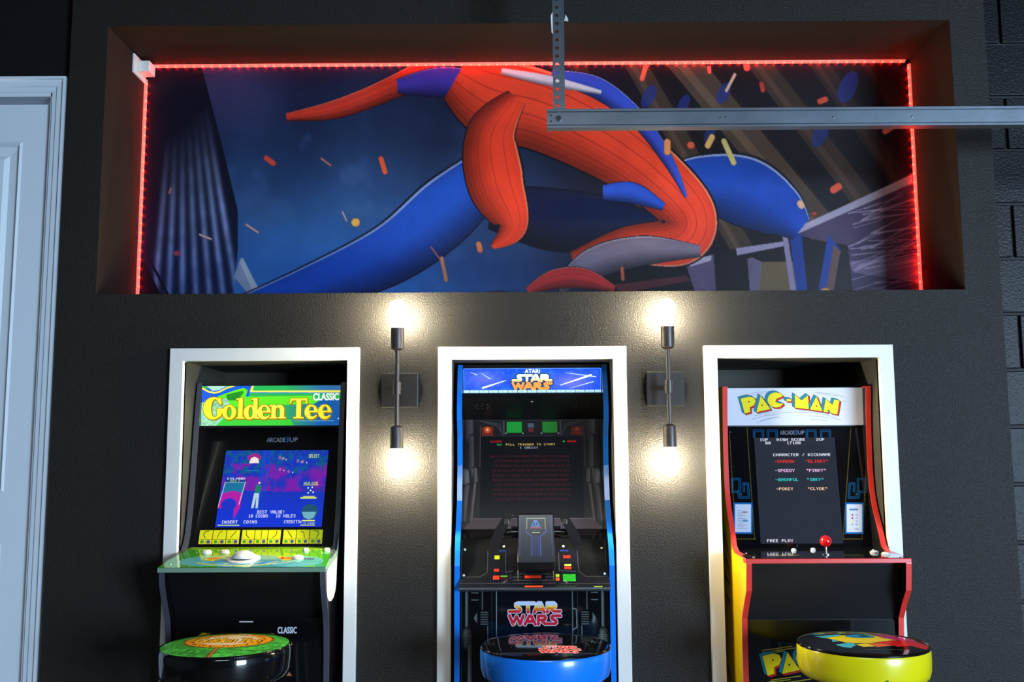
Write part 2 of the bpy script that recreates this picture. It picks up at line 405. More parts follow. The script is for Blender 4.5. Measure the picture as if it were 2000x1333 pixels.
# ------------------------------------------------------------------ setting
NX0, NX1, NZ0, NZ1, ND = -1.3453, 1.4285, 1.7902, 2.6881, .3327
WL, WR = -1.4653, 1.5429
OPEN = [(-1.052, -.535), (-.2060, .302), (.6300, 1.1385)]
OTOP = 1.573
BACK = .43
CEIL = 3.0
def build_setting():
    # feature wall with its openings
    xs = sorted({WL, WR, NX0, NX1, *[v for o in OPEN for v in o]}); zs = [0, OTOP, NZ0, NZ1, CEIL]
    mb = MB()
    for i in range(len(xs)-1):
        for j in range(len(zs)-1):
            xa, xb, za, zb = xs[i], xs[i+1], zs[j], zs[j+1]; xm = (xa+xb)/2
            if j == 0 and any(a < xm < b for a, b in OPEN): continue
            if j == 2 and NX0 < xm < NX1: continue
            mb.add([(xa, 0, za), (xb, 0, za), (xb, 0, zb), (xa, 0, zb)], [(0, 1, 2, 3)])
    for x in (WL, WR): mb.add([(x, 0, 0), (x, BACK, 0), (x, BACK, CEIL), (x, 0, CEIL)], [(0, 1, 2, 3)])
    struct(mb.build('wall_front', WALLP))
    # niche lining
    n = MB(); a, b, c, d = NX0, NX1, NZ0, NZ1
    n.add([(a, 0, c), (b, 0, c), (b, ND, c), (a, ND, c)], [(0, 1, 2, 3)]); n.add([(a, 0, d), (b, 0, d), (b, ND, d), (a, ND, d)], [(3, 2, 1, 0)])
    for x in (a, b): n.add([(x, 0, c), (x, ND, c), (x, ND, d), (x, 0, d)], [(0, 1, 2, 3)])
    n.add([(a, ND, c), (b, ND, c), (b, ND, d), (a, ND, d)], [(0, 1, 2, 3)])
    struct(n.build('wall_niche', NICHEP))
    r = MB()
    for (xa, xb) in OPEN:
        for x in (xa, xb): r.add([(x, 0, 0), (x, BACK, 0), (x, BACK, OTOP), (x, 0, OTOP)], [(0, 1, 2, 3)])
        r.add([(xa, 0, OTOP), (xb, 0, OTOP), (xb, BACK, OTOP), (xa, BACK, OTOP)], [(0, 1, 2, 3)])
        r.add([(xa, BACK, 0), (xb, BACK, 0), (xb, BACK, OTOP), (xa, BACK, OTOP)], [(0, 1, 2, 3)])
    struct(r.build('wall_recess', RECP))
    # white casings
    for k, (xa, xb) in enumerate(OPEN):
        t = .043; fx0 = (-1.0948, -.2485, .5885)[k]; fx1 = (-.4972, .3440, 1.1822)[k]; zt = 1.6132
        m = MB(); y0, y1 = -.018, 0.0
        def ring(y): return [(fx0, y, 0), (fx0, y, zt), (fx1, y, zt), (fx1, y, 0), (xb, y, 0), (xb, y, OTOP), (xa, y, OTOP), (xa, y, 0)]
        vs = ring(y0)+ring(y1)+[(xa, .012, 0), (xa, .012, OTOP), (xb, .012, OTOP), (xb, .012, 0)]
        m.add(vs, [(0, 1, 6, 7), (1, 2, 5, 6), (2, 3, 4, 5), (0, 8, 9, 1), (1, 9, 10, 2), (2, 10, 11, 3),
                   (7, 6, 17, 16), (6, 5, 18, 17), (5, 4, 19, 18), (3, 11, 19, 4), (0, 7, 16, 8)])
        struct(bev(m.build('trim_%d' % (k+1), WHITEP), .0015))
    # block wall behind the feature wall, to its right
    b = MB(); z0 = 1.161-.2032*6
    b.box(WR, BACK, 0, 8, BACK+.1, CEIL)
    wall = b.build('wall_back', MORTP)
    bb = MB(); k = 0; z = z0
    while z < CEIL:
        off = 1.81 if (k % 2 == 0) else 1.81+.2032
        x = off-.4064*3
        while x < 3.6:
            xa, xb = max(x+.005, WR-.2), min(x+.4014, 3.6)
            za, zb = max(0.0, z+.005), min(CEIL, z+.198)
            if xb > xa+.01 and xb > WR and zb > za+.01: bb.box(max(xa, WR-.05), BACK-.012, za, xb, BACK+.02, zb)
            x += .4064
        z += .2032; k += 1
    bl = bev(bb.build('block_face', BLOCKP, wall), .003, 2); struct(wall)
    # left wall around the door, level with the feature wall
    yl = .03; m = MB(); dx0, dx1, dz0, dz1 = -2.31, -1.52, .40, 2.46
    for (xa, xb, za, zb) in ((-3.6, dx0, 0, CEIL), (dx0, dx1, dz1, CEIL), (dx1, WL, 0, CEIL), (dx0, dx1, 0, dz0)):
        m.add([(xa, yl, za), (xb, yl, za), (xb, yl, zb), (xa, yl, zb)], [(0, 1, 2, 3)])
    struct(m.build('wall_left_front', WALLD))
    s = MB(); s.box(-2.9, -.95, 0, -1.4653-.25, yl, .395); s.box(-2.9, -1.23, 0, -1.4653-.25, -.95, .2); struct(s.build('floor_landing', FLOORP))
    # shell of the garage
    y = -7.0
    struct(MB().add([(-3.6, y, 0), (8, y, 0), (8, BACK, 0), (-3.6, BACK, 0)], [(0, 1, 2, 3)]).build('floor', FLOORP))
    struct(MB().add([(-3.6, y, CEIL), (8, y, CEIL), (8, BACK, CEIL), (-3.6, BACK, CEIL)], [(3, 2, 1, 0)]).build('ceiling', CEILP))
    SIDEP = mat('side_wall_paint', rgb(70, 72, 76), .7)
    struct(MB().add([(-3.6, y, 0), (-3.6, BACK, 0), (-3.6, BACK, CEIL), (-3.6, y, CEIL)], [(0, 1, 2, 3)]).build('wall_left', SIDEP))
    struct(MB().add([(8, y, 0), (8, BACK, 0), (8, BACK, CEIL), (8, y, CEIL)], [(0, 1, 2, 3)]).build('wall_right', SIDEP))
    rr = MB()
    for (xa, xb, za, zb) in ((-3.6, 3.85, 0, CEIL), (7.15, 8.0, 0, CEIL), (3.85, 7.15, 2.35, CEIL)):
        rr.add([(xa, y, za), (xb, y, za), (xb, y, zb), (xa, y, zb)], [(0, 1, 2, 3)])
    struct(rr.build('wall_rear', SIDEP))
    build_door(yl)

def build_door(yl):
    root = struct(empty('door_1', (-1.915, yl, .40)))
    def L(mb):  # make local
        mb.v = [(x+1.915, y-yl, z-.40) for x, y, z in mb.v]; return mb
    # casing: three-step profile
    cs = MB(); xr, xl, zt = -1.480, -2.345, 2.520
    pf = [(0, yl), (0, yl-.024), (.008, yl-.024), (.011, yl-.017), (.030, yl-.016), (.034, yl-.011), (.047, yl-.010), (.050, yl-.007), (.050, yl)]
    vs = []
    for (u, y) in pf: vs += [(xr-u, y, .40), (xr-u, y, zt-u), (xl+u, y, zt-u), (xl+u, y, .40)]
    cs.add(vs, [(4*i+k, 4*i+k+1, 4*i+k+5, 4*i+k+4) for i in range(len(pf)-1) for k in range(3)])
    L(cs).build('door_casing', DOORP, root)
    jb = MB(); jb.box(-1.535, yl-.004, .40, -1.526, yl+.10, 2.478); jb.box(-2.30, yl-.004, .40, -2.291, yl+.10, 2.478); jb.box(-2.30, yl-.004, 2.458, -1.526, yl+.10, 2.478)
    L(jb).build('door_jamb', DOORP, root)
    # slab with two columns of raised panels
    X0, X1, Z0, Z1 = -2.291, -1.535, .405, 2.436; yf = yl+.012
    cols = [(-2.195, -1.945), (-1.878, -1.628)]; rows = [(.62, 1.003), (1.163, 2.309)]
    xs = sorted({X0, X1, *[v for c in cols for v in c]}); zs = sorted({Z0, Z1, *[v for r in rows for v in r]})
    m = MB()
    for i in range(len(xs)-1):
        for j in range(len(zs)-1):
            if (xs[i], xs[i+1]) in cols and (zs[j], zs[j+1]) in rows: continue
            m.add([(xs[i], yf, zs[j]), (xs[i+1], yf, zs[j]), (xs[i+1], yf, zs[j+1]), (xs[i], yf, zs[j+1])], [(0, 1, 2, 3)])
    for (xa, xb) in cols:
        for (za, zb) in rows:
            prev = None
            for (ins, dy) in ((0, 0), (.008, -.004), (.016, .008), (.045, .011), (.060, .002)):
                q = [(xa+ins, yf+dy, za+ins), (xb-ins, yf+dy, za+ins), (xb-ins, yf+dy, zb-ins), (xa+ins, yf+dy, zb-ins)]
                if prev: m.add(prev+q, [(i, (i+1) % 4, 4+(i+1) % 4, 4+i) for i in range(4)])
                prev = q
            m.add(prev, [(0, 1, 2, 3)])
    m.add([(X0, yf, Z0), (X1, yf, Z0), (X1, yf, Z1), (X0, yf, Z1), (X0, yf+.04, Z0), (X1, yf+.04, Z0), (X1, yf+.04, Z1), (X0, yf+.04, Z1)],
          [(4, 5, 6, 7), (0, 1, 5, 4), (1, 2, 6, 5), (2, 3, 7, 6), (3, 0, 4, 7)])
    L(m).build('door_slab', DOORP, root)
    h = MB(); h.tube((-2.235, yf, 1.30), (-2.235, yf-.045, 1.30), .014); h.lathe([(0, 0), (.02, .004), (.028, .016), (.024, .03), (0, .036)], (0, 0, 0), 24)
    nn = len(h.v)-24*5
    for i in range(nn, len(h.v)):
        x, y_, z = h.v[i]; h.v[i] = (-2.235+x, yf-.04-z, 1.30+y_)
    L(h).build('door_knob', CHROME, root, True)

# ------------------------------------------------------------------ mural (a plain abstract stand-in of the same size and colours)
def build_mural():
    A = Art(262, 125, 1800, 580, 1000, (20, 24, 50), ss=2)
    X, Y = A.grid(); n1 = vnoise(A, 160, 1); n2 = vnoise(A, 70, 2); n3 = vnoise(A, 30, 5)
    # night sky, brighter and bluer towards lower left
    base = np.zeros_like(A.a); t = np.clip((Y-130)/450, 0, 1)
    glow = np.exp(-(((X-640)/330)**2+((Y-560)/210)**2))
    base[..., 0] = 18+22*n1+34*glow; base[..., 1] = 24+34*n1+92*glow; base[..., 2] = 50+50*n1+150*glow
    dark = np.clip((X-1020)/260, 0, 1)[..., None]; base = base*(1-dark)+np.array([22, 12, 20])*dark
    A.a[:] = base/255
    pur = np.exp(-(((X-430)/110)**2+((Y-180)/60)**2)); A.blend(pur*.5, (92, 78, 130))
    A.blend(np.clip((n2-.55)*3, 0, .5)*(X < 900)*(Y > 250), (60, 96, 150))
    # leaning tower at the left
    M = A.poly([(255, 120), (372, 120), (400, 210), (430, 310), (456, 400), (458, 470), (450, 590), (255, 590)]); A.put(M, (18, 22, 40))
    for k in range(7):
        x0 = 300+k*25; xt = 318+k*9; wgt = np.clip((Y-260+10*k)/220, 0, 1)
        xc = xt+(x0-xt)*np.clip((Y-140)/430, 0, 1)*1.15
        A.blend(np.exp(-((X-xc)/6.5)**2)*wgt*M*(.7+.5*n3), (150, 166, 220))
    A.blend(M*np.clip((Y-330)/300, 0, 1)*.45, (30, 56, 130))
    A.put(A.poly([(262, 470), (330, 590), (255, 590)]), (16, 16, 34)); A.blend(A.line([(268, 462), (345, 590)], 5)*1.0, (24, 24, 44))
    A.put(A.poly([(452, 522), (464, 486), (500, 540), (484, 556)]), (150, 160, 190)); A.put(A.poly([(462, 494), (468, 486), (499, 541), (490, 549)]), (190, 198, 214))
    # girders on the right
    for (xa, xb, wd, c) in ((1120, 1290, 34, (58, 40, 34)), (1235, 1450, 44, (70, 54, 44)), (1330, 1640, 66, (84, 66, 52)), (1480, 1760, 48, (66, 48, 38)), (1600, 1850, 38, (50, 34, 30)), (1700, 1930, 30, (40, 26, 26))):
        A.put(A.line([(xa, 100), (xb, 470)], wd), c, .92); A.put(A.line([(xa+wd*.62, 100), (xb+wd*.62, 470)], 8), (26, 18, 22), .9)
        A.put(A.line([(xa-wd*.2, 100), (xb-wd*.2, 470)], wd*.25), [v*1.45 for v in c], .6)
    for (cx, cy, r) in ((1425, 185, 15), (1675, 175, 22), (1615, 265, 18), (1275, 190, 16), (1345, 205, 13), (1395, 262, 12)):
        A.put(A.ell(cx, cy, r*.75, r*1.5, rot=.5), (36, 52, 140), .75)
    # pale frayed veil, lower right
    A.put(A.poly([(1550, 450), (1800, 335), (1810, 590), (1668, 590), (1655, 470)]), (84, 66, 100), .9)
    rs = np.random.RandomState(3)
    A.put(A.poly([(1555, 440), (1795, 340), (1795, 356), (1560, 450)]), (190, 176, 196), .9)
    for k in range(46):
        x = 1660+rs.rand()*60; y = 400+rs.rand()*160; a = -rs.rand()*.75; l = 60+rs.rand()*100
        A.put(A.line([(x, y), (x+l*math.cos(a), y+l*math.sin(a)*.7)], 1.2+2.4*rs.rand(), w2=1), (214, 196, 224), .55)
    A.put(A.poly([(1660, 500), (1800, 490), (1800, 540), (1668, 520)]), (190, 165, 196), .5)
    # broken planks and metal at the lower edge
    P = lambda pts, c, al=1: A.put(A.poly(pts), c, al)
    P([(1160, 590), (1180, 520), (1560, 455), (1660, 470), (1668, 590)], (26, 18, 24)); P([(1440, 475), (1540, 462), (1542, 470), (1442, 488)], (165, 150, 176))
    P([(1340, 500), (1396, 486), (1400, 590), (1368, 590)], (104, 86, 116)); P([(1345, 498), (1392, 487), (1390, 497), (1350, 508)], (190, 176, 196))
    P([(1480, 500), (1552, 500), (1560, 590), (1474, 590)], (124, 98, 66)); P([(1462, 494), (1472, 492), (1490, 500), (1478, 590), (1466, 590)], (120, 104, 128))
    P([(1530, 434), (1540, 432), (1560, 590), (1548, 590)], (160, 140, 170)); P([(1545, 440), (1570, 450), (1580, 590), (1560, 590)], (30, 62, 150))
    P([(1622, 450), (1646, 480), (1614, 590), (1590, 590)], (40, 70, 160)); P([(1632, 470), (1645, 482), (1620, 590), (1606, 590)], (120, 84, 76))
    P([(1170, 590), (1400, 560), (1420, 566), (1260, 590)], (140, 116, 140)); P([(1200, 540), (1340, 524), (1350, 534), (1210, 556)], (92, 40, 46))
    P([(700, 590), (760, 562), (980, 550), (1040, 560), (1040, 590)], (40, 36, 62)); A.put(A.line([(640, 585), (850, 562), (960, 556)], 2), (110, 110, 150))
    # sweeping bands of cloth-like colour: blue
    def band(pts, wds, c, hi=None, edge=(12, 14, 34), stripes=0, sc=None):
        pts = np.array(pts, float); wds = np.array(wds, float); n = len(pts)
        tt = np.linspace(0, n-1, 90)          # Catmull-Rom
        def cr(P, t):
            i = np.clip(t.astype(int), 0, n-2); f = t-i
            p0 = P[np.clip(i-1, 0, n-1)]; p1 = P[i]; p2 = P[i+1]; p3 = P[np.clip(i+2, 0, n-1)]
            if P.ndim == 2: f = f[:, None]
            return .5*((2*p1)+(-p0+p2)*f+(2*p0-5*p1+4*p2-p3)*f**2+(-p0+3*p1-3*p2+p3)*f**3)
        C = cr(pts, tt); Wd = np.maximum(cr(wds, tt), .5); T = np.gradient(C, axis=0); T /= np.linalg.norm(T, axis=1)[:, None]+1e-9; N = np.stack([-T[:, 1], T[:, 0]], 1)
        def off(a, b): return list(map(tuple, np.vstack([C+N*(Wd*a)[:, None]/2, (C+N*(Wd*b)[:, None]/2)[::-1]])))
        if edge: A.put(A.poly(off(-1.07, 1.07)), edge)
        K = 14
        for k in range(K):
            a = -1+2*k/K; b = -1+2*(k+1)/K; u = (a+b)/2; f = 1.12-.62*max(0, u*.9+.1)**1.3-.25*max(0, -u-.6)
            A.put(A.poly(off(a, b+.02)), [min(255, v*f) for v in c])
        if hi: A.put(A.poly(off(-1, -.93)), hi, .8)
        for k in range(stripes):
            u = -1+2*(k+1)/(stripes+1); A.put(A.poly(off(u-.014, u+.014)), sc or edge, .6)
    band([(440, 600), (600, 545), (760, 480), (870, 400), (950, 330)], [60, 84, 110, 124, 90], (27, 74, 178), (160, 180, 235))
    band([(1290, 372), (1370, 352), (1460, 368), (1530, 405), (1570, 440)], [70, 96, 128, 100, 50], (27, 70, 170), (190, 198, 230))
    band([(960, 395), (1080, 420), (1200, 430), (1330, 470)], [80, 110, 90, 60], (14, 22, 56), None)
    # red
    band([(548, 225), (640, 212), (720, 186), (800, 152), (860, 122)], [14, 34, 40, 46, 50], (208, 58, 42), (245, 160, 130), stripes=3)
    band([(770, 168), (850, 160), (920, 166), (980, 190)], [26, 56, 52, 30], (62, 56, 170), (130, 124, 210))
    band([(890, 150), (960, 190), (1060, 215), (1170, 265), (1270, 330), (1350, 410), (1330, 460), (1220, 470), (1120, 500)], [96, 150, 150, 140, 120, 104, 92, 66, 40], (232, 66, 40), (250, 150, 110), stripes=4, sc=(140, 30, 26))
    band([(1080, 150), (1170, 172), (1250, 230), (1310, 310), (1345, 380)], [24, 40, 32, 22, 6], (54, 76, 190), (190, 190, 230))
    band([(980, 140), (1080, 160), (1180, 182)], [12, 20, 8], (214, 204, 216), None, None)
    band([(1010, 190), (960, 260), (968, 350), (1000, 430), (960, 470)], [40, 96, 110, 60, 10], (226, 62, 38), (250, 140, 100), stripes=3, sc=(140, 30, 26))
    band([(1090, 545), (1160, 500), (1260, 478), (1370, 480)], [26, 54, 52, 20], (120, 106, 124), (190, 180, 196))
    band([(1030, 552), (1080, 530), (1140, 528), (1200, 548)], [16, 34, 36, 12], (196, 50, 48), (240, 150, 130), stripes=2)
    band([(1180, 370), (1240, 372), (1300, 398)], [26, 38, 14], (38, 74, 180), None)
    # sparks
    for (x, y, l, a, wd, c) in ((517, 307, 18, .6, 9, (214, 74, 66)), (743, 317, 26, 1.25, 9, (240, 96, 60)), (629, 310, 22, .6, 2.5, (210, 120, 110)), (485, 433, 28, .55, 3, (230, 170, 160)), (393, 448, 24, .35, 3, (235, 190, 180)),
        (690, 423, 2, 0, 14, (255, 190, 90)), (865, 510, 40, 1.35, 7, (225, 140, 110)), (935, 470, 10, 1.3, 10, (230, 130, 80)), (848, 480, 26, .9, 2.5, (170, 110, 110)), (668, 412, 18, 1.1, 2.5, (200, 170, 180)), (338, 478, 4, 0, 9, (170, 70, 90)),
        (1268, 140, 34, 1.9, 9, (255, 110, 80)), (1398, 140, 8, 1.5, 7, (250, 110, 90)), (1473, 130, 14, 1.5, 12, (250, 96, 76)), (1440, 165, 36, 2.1, 5, (235, 190, 160)), (1503, 174, 12, 1.4, 8, (200, 60, 50)), (1623, 200, 12, 2.8, 10, (220, 80, 56)),
        (1310, 286, 18, 1.6, 12, (255, 160, 90)), (1357, 283, 2, 0, 12, (240, 100, 66)), (1395, 276, 18, 2.1, 11, (240, 190, 110)), (1432, 296, 44, 1.15, 10, (225, 205, 130)), (1752, 255, 18, 2.6, 10, (240, 130, 110)), (1642, 365, 12, 2.6, 13, (235, 90, 60)),
        (1571, 395, 4, 1, 12, (250, 190, 150)), (1597, 412, 3, 0, 6, (200, 70, 60)), (1612, 556, 4, 0, 15, (250, 160, 90)), (1216, 520, 20, 1.5, 6, (210, 100, 70)), (320, 362, 10, 1.9, 3, (190, 120, 120))):
        dx, dy = l*math.cos(a)/2, l*math.sin(a)/2
        A.put(A.line([(x-dx, y-dy), (x+dx, y+dy)], wd+2), [v*.6 for v in c], .6); A.put(A.line([(x-dx, y-dy), (x+dx, y+dy)], wd), c)
    A.a *= (.93+.14*n3)[..., None]
    y = ND-.003
    o = art_mesh('mural', A, (NX0+.002, y, NZ1-.002), (NX1-.002, y, NZ1-.002), (NX0+.002, y, NZ0+.002), art_mat('mural_vinyl', .42, spec=.2, diff=.64, bump=(300, .15, .001)))
    tag(o, 'wide printed mural of red and blue sweeping shapes inside the niche', 'mural')

def build_leds():
    def run(n, kind, label):
        root = empty('led_strip'); tag(root, label, 'led strip', 'red led strips round the mural')
        y1 = ND-.0035
        t = MB(); L = []
        if kind == 'top':
            x0, x1 = NX0+.03, NX1-.018; z = NZ1-.0005
            t.prism([(y1, z), (y1-.0105, z), (y1-.0105, z-.0045), (y1-.001, z-.0085), (y1, z-.0085)], x0, x1)
            loc = ((x0+x1)/2, y1, z)
            for i in range(n):
                x = x0+(x1-x0)*(i+.5)/n
                L.append((Vector((x, y1-.0062, z-.0066)), Vector((1, 0, 0)), Vector((0, -.388, -.921)), Vector((0, -.921, .388))))
        else:
            s = 1 if kind == 'left' else -1; x = NX0+.0005 if s > 0 else NX1-.0005; z0 = NZ0+.001; z1 = NZ1-(.055 if s > 0 else .016)
            pr = [(x, y1), (x, y1-.0105), (x+s*.0045, y1-.0105), (x+s*.0085, y1-.001), (x+s*.0085, y1)]
            k = len(pr); vs = [(a, b, z0) for a, b in pr]+[(a, b, z1) for a, b in pr]
            t.add(vs, [list(range(k)), list(range(k, 2*k))[::-1]]+[(i, (i+1) % k, k+(i+1) % k, k+i) for i in range(k)])
            loc = (x, y1, z0)
            for i in range(n):
                z = z0+(z1-z0)*(i+.5)/n
                L.append((Vector((x+s*.0066, y1-.0062, z)), Vector((0, 0, 1)), Vector((s*.921, -.388, 0)), Vector((-s*.388, -.921, 0))))
        root.location = loc; O = Vector(loc)
        t.v = [tuple(Vector(v)-O) for v in t.v]
        t.build('strip_tape', TAPEM, root)
        # one chip mesh, copied
        a, nrm, b = L[0][1], L[0][2], L[0][3]; c = MB()
        vs = []
        for e in (-1, 1):
            for f in (-1, 1):
                for g in (0, 1): vs.append(a*.0036*e+b*.0032*f+nrm*.0018*g)
        c.add(vs, [(0, 1, 3, 2), (4, 6, 7, 5), (0, 4, 5, 1), (2, 3, 7, 6), (0, 2, 6, 4), (1, 5, 7, 3)])
        ch = c.build('led', LEDM, root)
        for i, q in enumerate(L):
            o = ch if i == 0 else ch.copy()
            if i: COL.objects.link(o); o.parent = root
            o.location = q[0]-O
    run(84, 'top', 'red glowing led strip along the top edge of the mural')
    run(26, 'left', 'red glowing led strip down the left edge of the mural')
    run(27, 'right', 'red glowing led strip down the right edge of the mural')
    # small white corner box
    r = empty('corner_sensor', (NX0+.0005, .265, 2.66))
    tag(r, 'small white box on a white plate in the upper left corner of the niche', 'sensor')
    m = MB(); m.prism([(-.058, -.045), (.054, -.045), (.054, .024), (-.058, .024)], 0, .006); bev(m.build('mounting_plate', PLAST, r), .001)
    m = MB(); m.prism([(-.022, -.028), (.036, -.028), (.036, .012), (-.022, .012)], .006, .046); bev(m.build('sensor_body', PLAST, r), .003)

# ------------------------------------------------------------------ hanging steel rail
def build_rail():
    y = -.30; root = empty('ceiling_rail', (.125, y, CEIL))
    tag(root, 'galvanised steel rail hanging from a perforated angle in front of the mural', 'metal rail')
    O = Vector((.125, y, CEIL))
    def L(m): m.v = [tuple(Vector(v)-O) for v in m.v]; return m
    # perforated angle
    m = MB(); x0, x1 = .111, .143; xc = .1235; p = .0253; hs = .006; z = 2.232; th = .0025
    while z < CEIL-.001:
        z2 = min(z+p, CEIL); zc = (z+z2)/2; k = 12
        for yy, flip in ((y, 0), (y+th, 1)):
            sq = [(x1, zc), (x1, z2), (xc, z2), (x0, z2), (x0, zc), (x0, z), (xc, z), (x1, z)]
            hole = [(xc+hs*math.cos(PI/4*i), zc+hs*math.sin(PI/4*i)) for i in range(8)]
            vs = [(a, yy, b) for a, b in sq]+[(a, yy, b) for a, b in hole]
            m.add(vs, [(i, (i+1) % 8, 8+(i+1) % 8, 8+i) for i in range(8)])
        hv = [(a, y, b) for a, b in hole]+[(a, y+th, b) for a, b in hole]
        m.add(hv, [(i, (i+1) % 8, 8+(i+1) % 8, 8+i) for i in range(8)])
        z = z2
    m.box(x0-.0002, y, 2.232, x0, y+th, CEIL)
    m.box(x1, y-.0005, 2.232, x1+.0025, y+.032, CEIL)
    L(m).build('perforated_angle', STEEL, root)
    # torn scraps of tape
    m = MB(); m.add([(.108, y-.001, 2.52), (.112, y-.001, 2.515), (.111, y-.001, 2.585), (.106, y-.002, 2.57)], [(0, 1, 2, 3)])
    m.add([(.146, y-.001, 2.556), (.157, y-.004, 2.552), (.158, y-.002, 2.560), (.150, y-.001, 2.575)], [(0, 1, 2, 3)])
    t = L(m).build('tape_scrap', PLAST, root); sd = t.modifiers.new('solid', 'SOLIDIFY'); sd.thickness = .0006
    # horizontal rail: folded profile
    y -= .004; m = MB()
    pr = [(y+.020, 2.2835), (y, 2.2835), (y-.004, 2.2815), (y-.004, 2.2745), (y-.001, 2.272), (y-.001, 2.235), (y-.006, 2.230), (y-.012, 2.2285), (y-.012, 2.2225), (y+.020, 2.2225)]
    inn = [(y+.020, 2.2250), (y-.009, 2.2250), (y-.009, 2.2262), (y-.004, 2.2275), (y+.0015, 2.2335), (y+.0015, 2.2735), (y-.001, 2.276), (y-.001, 2.280), (y+.001, 2.281), (y+.020, 2.281)]
    m.prism(pr+inn, .092, 3.55)
    L(m).build('steel_channel', STEEL, root)
    for (bx, bz, r) in ((.126, 2.2535, .0085), (.104, 2.263, .003), (.104, 2.245, .003), (.60, 2.253, .0028), (.615, 2.255, .0028), (.93, 2.253, .003), (1.16, 2.253, .003)):
        m = MB(); m.tube((bx, y-.0008, bz), (bx, y-.006 if r > .005 else y-.003, bz), r, seg=6 if r > .005 else 10)
        L(m).build('bolt' if r > .005 else 'rivet', CHROME, root)
    m = MB(); m.box(3.53, y-.006, 2.21, 3.565, y-.003, CEIL); m.box(3.562, y-.006, 2.21, 3.565, y+.03, CEIL); L(m).build('end_bracket', STEEL, root)

# ------------------------------------------------------------------ sconces
def build_sconces():
    def make(x, label):
        zc = 1.477; r = empty('wall_sconce', (x, 0, zc)); tag(r, label, 'wall light', 'two-bulb wall sconces')
        m = MB(); m.box(-.0585, -.024, -.054, .0585, -.0002, .054); bev(m.build('backplate', mat('blackened_bronze', rgb(40, 38, 38), .4, metal=.4), r), .002)
        m = MB(); m.tube((0, -.024, .003), (0, -.078, .003), .007); m.build('arm', BRONZE, r, True)
        m = MB(); m.tube((0, -.085, -.018), (0, -.085, .022), .0122, seg=24); bev(m.build('coupling', BRONZE, r, True), .001)
        m = MB(); m.tube((0, -.085, -.118), (0, -.085, .125), .0068, seg=20); m.build('stem', BRONZE, r, True)
        for s in (1, -1):
            b = .118 if s > 0 else -.112
            m = MB(); m.lathe([(0, 0), (.009, 0), (.020, .006), (.0205, .008), (.0205, .070), (.0185, .071), (.0185, .050), (0, .05)] , (0, 0, 0), 32)
            m.v = [(a, c-.085, b+s*d) for a, c, d in m.v]
            sk = m.build('socket', BRONZE, r, True)
            g = MB(); b2 = b+s*.060
            pf = [(0, 0), (.0125, 0), (.0135, .008), (.015, .02), (.020, .037), (.0255, .056), (.0275, .070), (.0255, .084), (.019, .096), (.010, .103), (0, .105)]
            g.lathe(pf, (0, 0, 0), 32); g.v = [(a, c-.085, b2+s*d*.93) for a, c, d in g.v]
            g.build('bulb', BULBM, r, True)
        return r
    make(-.3685, 'dark metal sconce with two lit bulbs between the golf cabinet and the blue-edged cabinet')
    make(.4645, 'dark metal sconce with two lit bulbs between the blue-edged cabinet and the yellow cabinet')

# ------------------------------------------------------------------ stools
def sample(art, xs, ys):
    i = np.clip(((xs-art.x0)*art.kx).astype(int), 0, art.NX-1); j = np.clip(((ys-art.y0)*art.ky).astype(int), 0, art.NY-1)
    a = np.clip(art.a[j, i], 0, 1); return np.where(a <= .04045, a/12.92, ((a+.055)/1.055)**2.4)
def stool(x, y, zr, label, art, band_m, R=.1775, rz=0):
    root = empty('bar_stool', (x, y, 0), rz); tag(root, label, 'bar stool', 'round bar stools in front of the cabinets')
    K = 110; seg = 220; H = .008
    vs = [(0, 0, zr+H)]; f = []
    rr = [R*.985*(k/K) for k in range(1, K+1)]
    for r in rr:
        t = r/R; z = zr+H*(1-t**3)
        for i in range(seg): a = 2*PI*i/seg; vs.append((r*math.cos(a), r*math.sin(a), z))
    for i in range(seg): f.append((0, 1+i, 1+(i+1) % seg))
    for k in range(K-1):
        for i in range(seg): f.append((1+k*seg+i, 1+(k+1)*seg+i, 1+(k+1)*seg+(i+1) % seg, 1+k*seg+(i+1) % seg))
    V = np.array(vs)
    o = link('seat_top', vs, f, art_mat('seat_print', .1, coat=.35, spec=.3), root, True)
    set_print(o.data, sample(art, V[:, 0]/R, -V[:, 1]/R))
    m = MB(); m.lathe([(R*.97, zr+.0012), (R*.990, zr+.0022), (R*1.004, zr-.001), (R*1.004, zr-.004), (R*.992, zr-.006)], seg=96); m.build('piping', BLACKV if band_m is not BLACKV else BLACKV, root, True)
    m = MB(); m.lathe([(R*.97, zr+.001), (R*.992, zr-.003), (R*1.006, zr-.010), (R*1.008, zr-.030), (R*1.000, zr-.058), (R*.975, zr-.074), (R*.92, zr-.082), (R*.60, zr-.084), (0, zr-.084)], seg=96)
    m.build('seat_cushion', band_m, root, True)
    m = MB(); m.tube((0, 0, zr-.10), (0, 0, zr-.084), .085, seg=32); m.build('swivel_plate', CHROME, root, True)
    for k in range(4):
        a = PI/4+k*PI/2; p = Vector((.085*math.cos(a), .085*math.sin(a), zr-.10)); q = Vector((.15*math.cos(a), .15*math.sin(a), .012))
        m = MB(); m.tube(q, p, .0125, seg=16); lg = m.build('leg', CHROME, root, True)
        m = MB(); m.tube((q.x, q.y, 0), (q.x, q.y, .022), .017, .015, seg=16); m.build('foot_glide', BLACKM, lg, True)
    mk = MB(); mk.tube((0, -R*.99, zr-.062), (0, -R*1.006, zr-.062), .0042, seg=12); mk.box(-.012, -R*1.0, zr-.0705, .012, -R*.995, zr-.0695)
    mk.build('maker_mark', PLAST if band_m.name != 'yellow_vinyl' else BLACKM, root)
    m = MB(); m.torus((0, 0, .27), .134, .010); m.build('foot_ring', CHROME, root, True)
    m = MB()
    return root
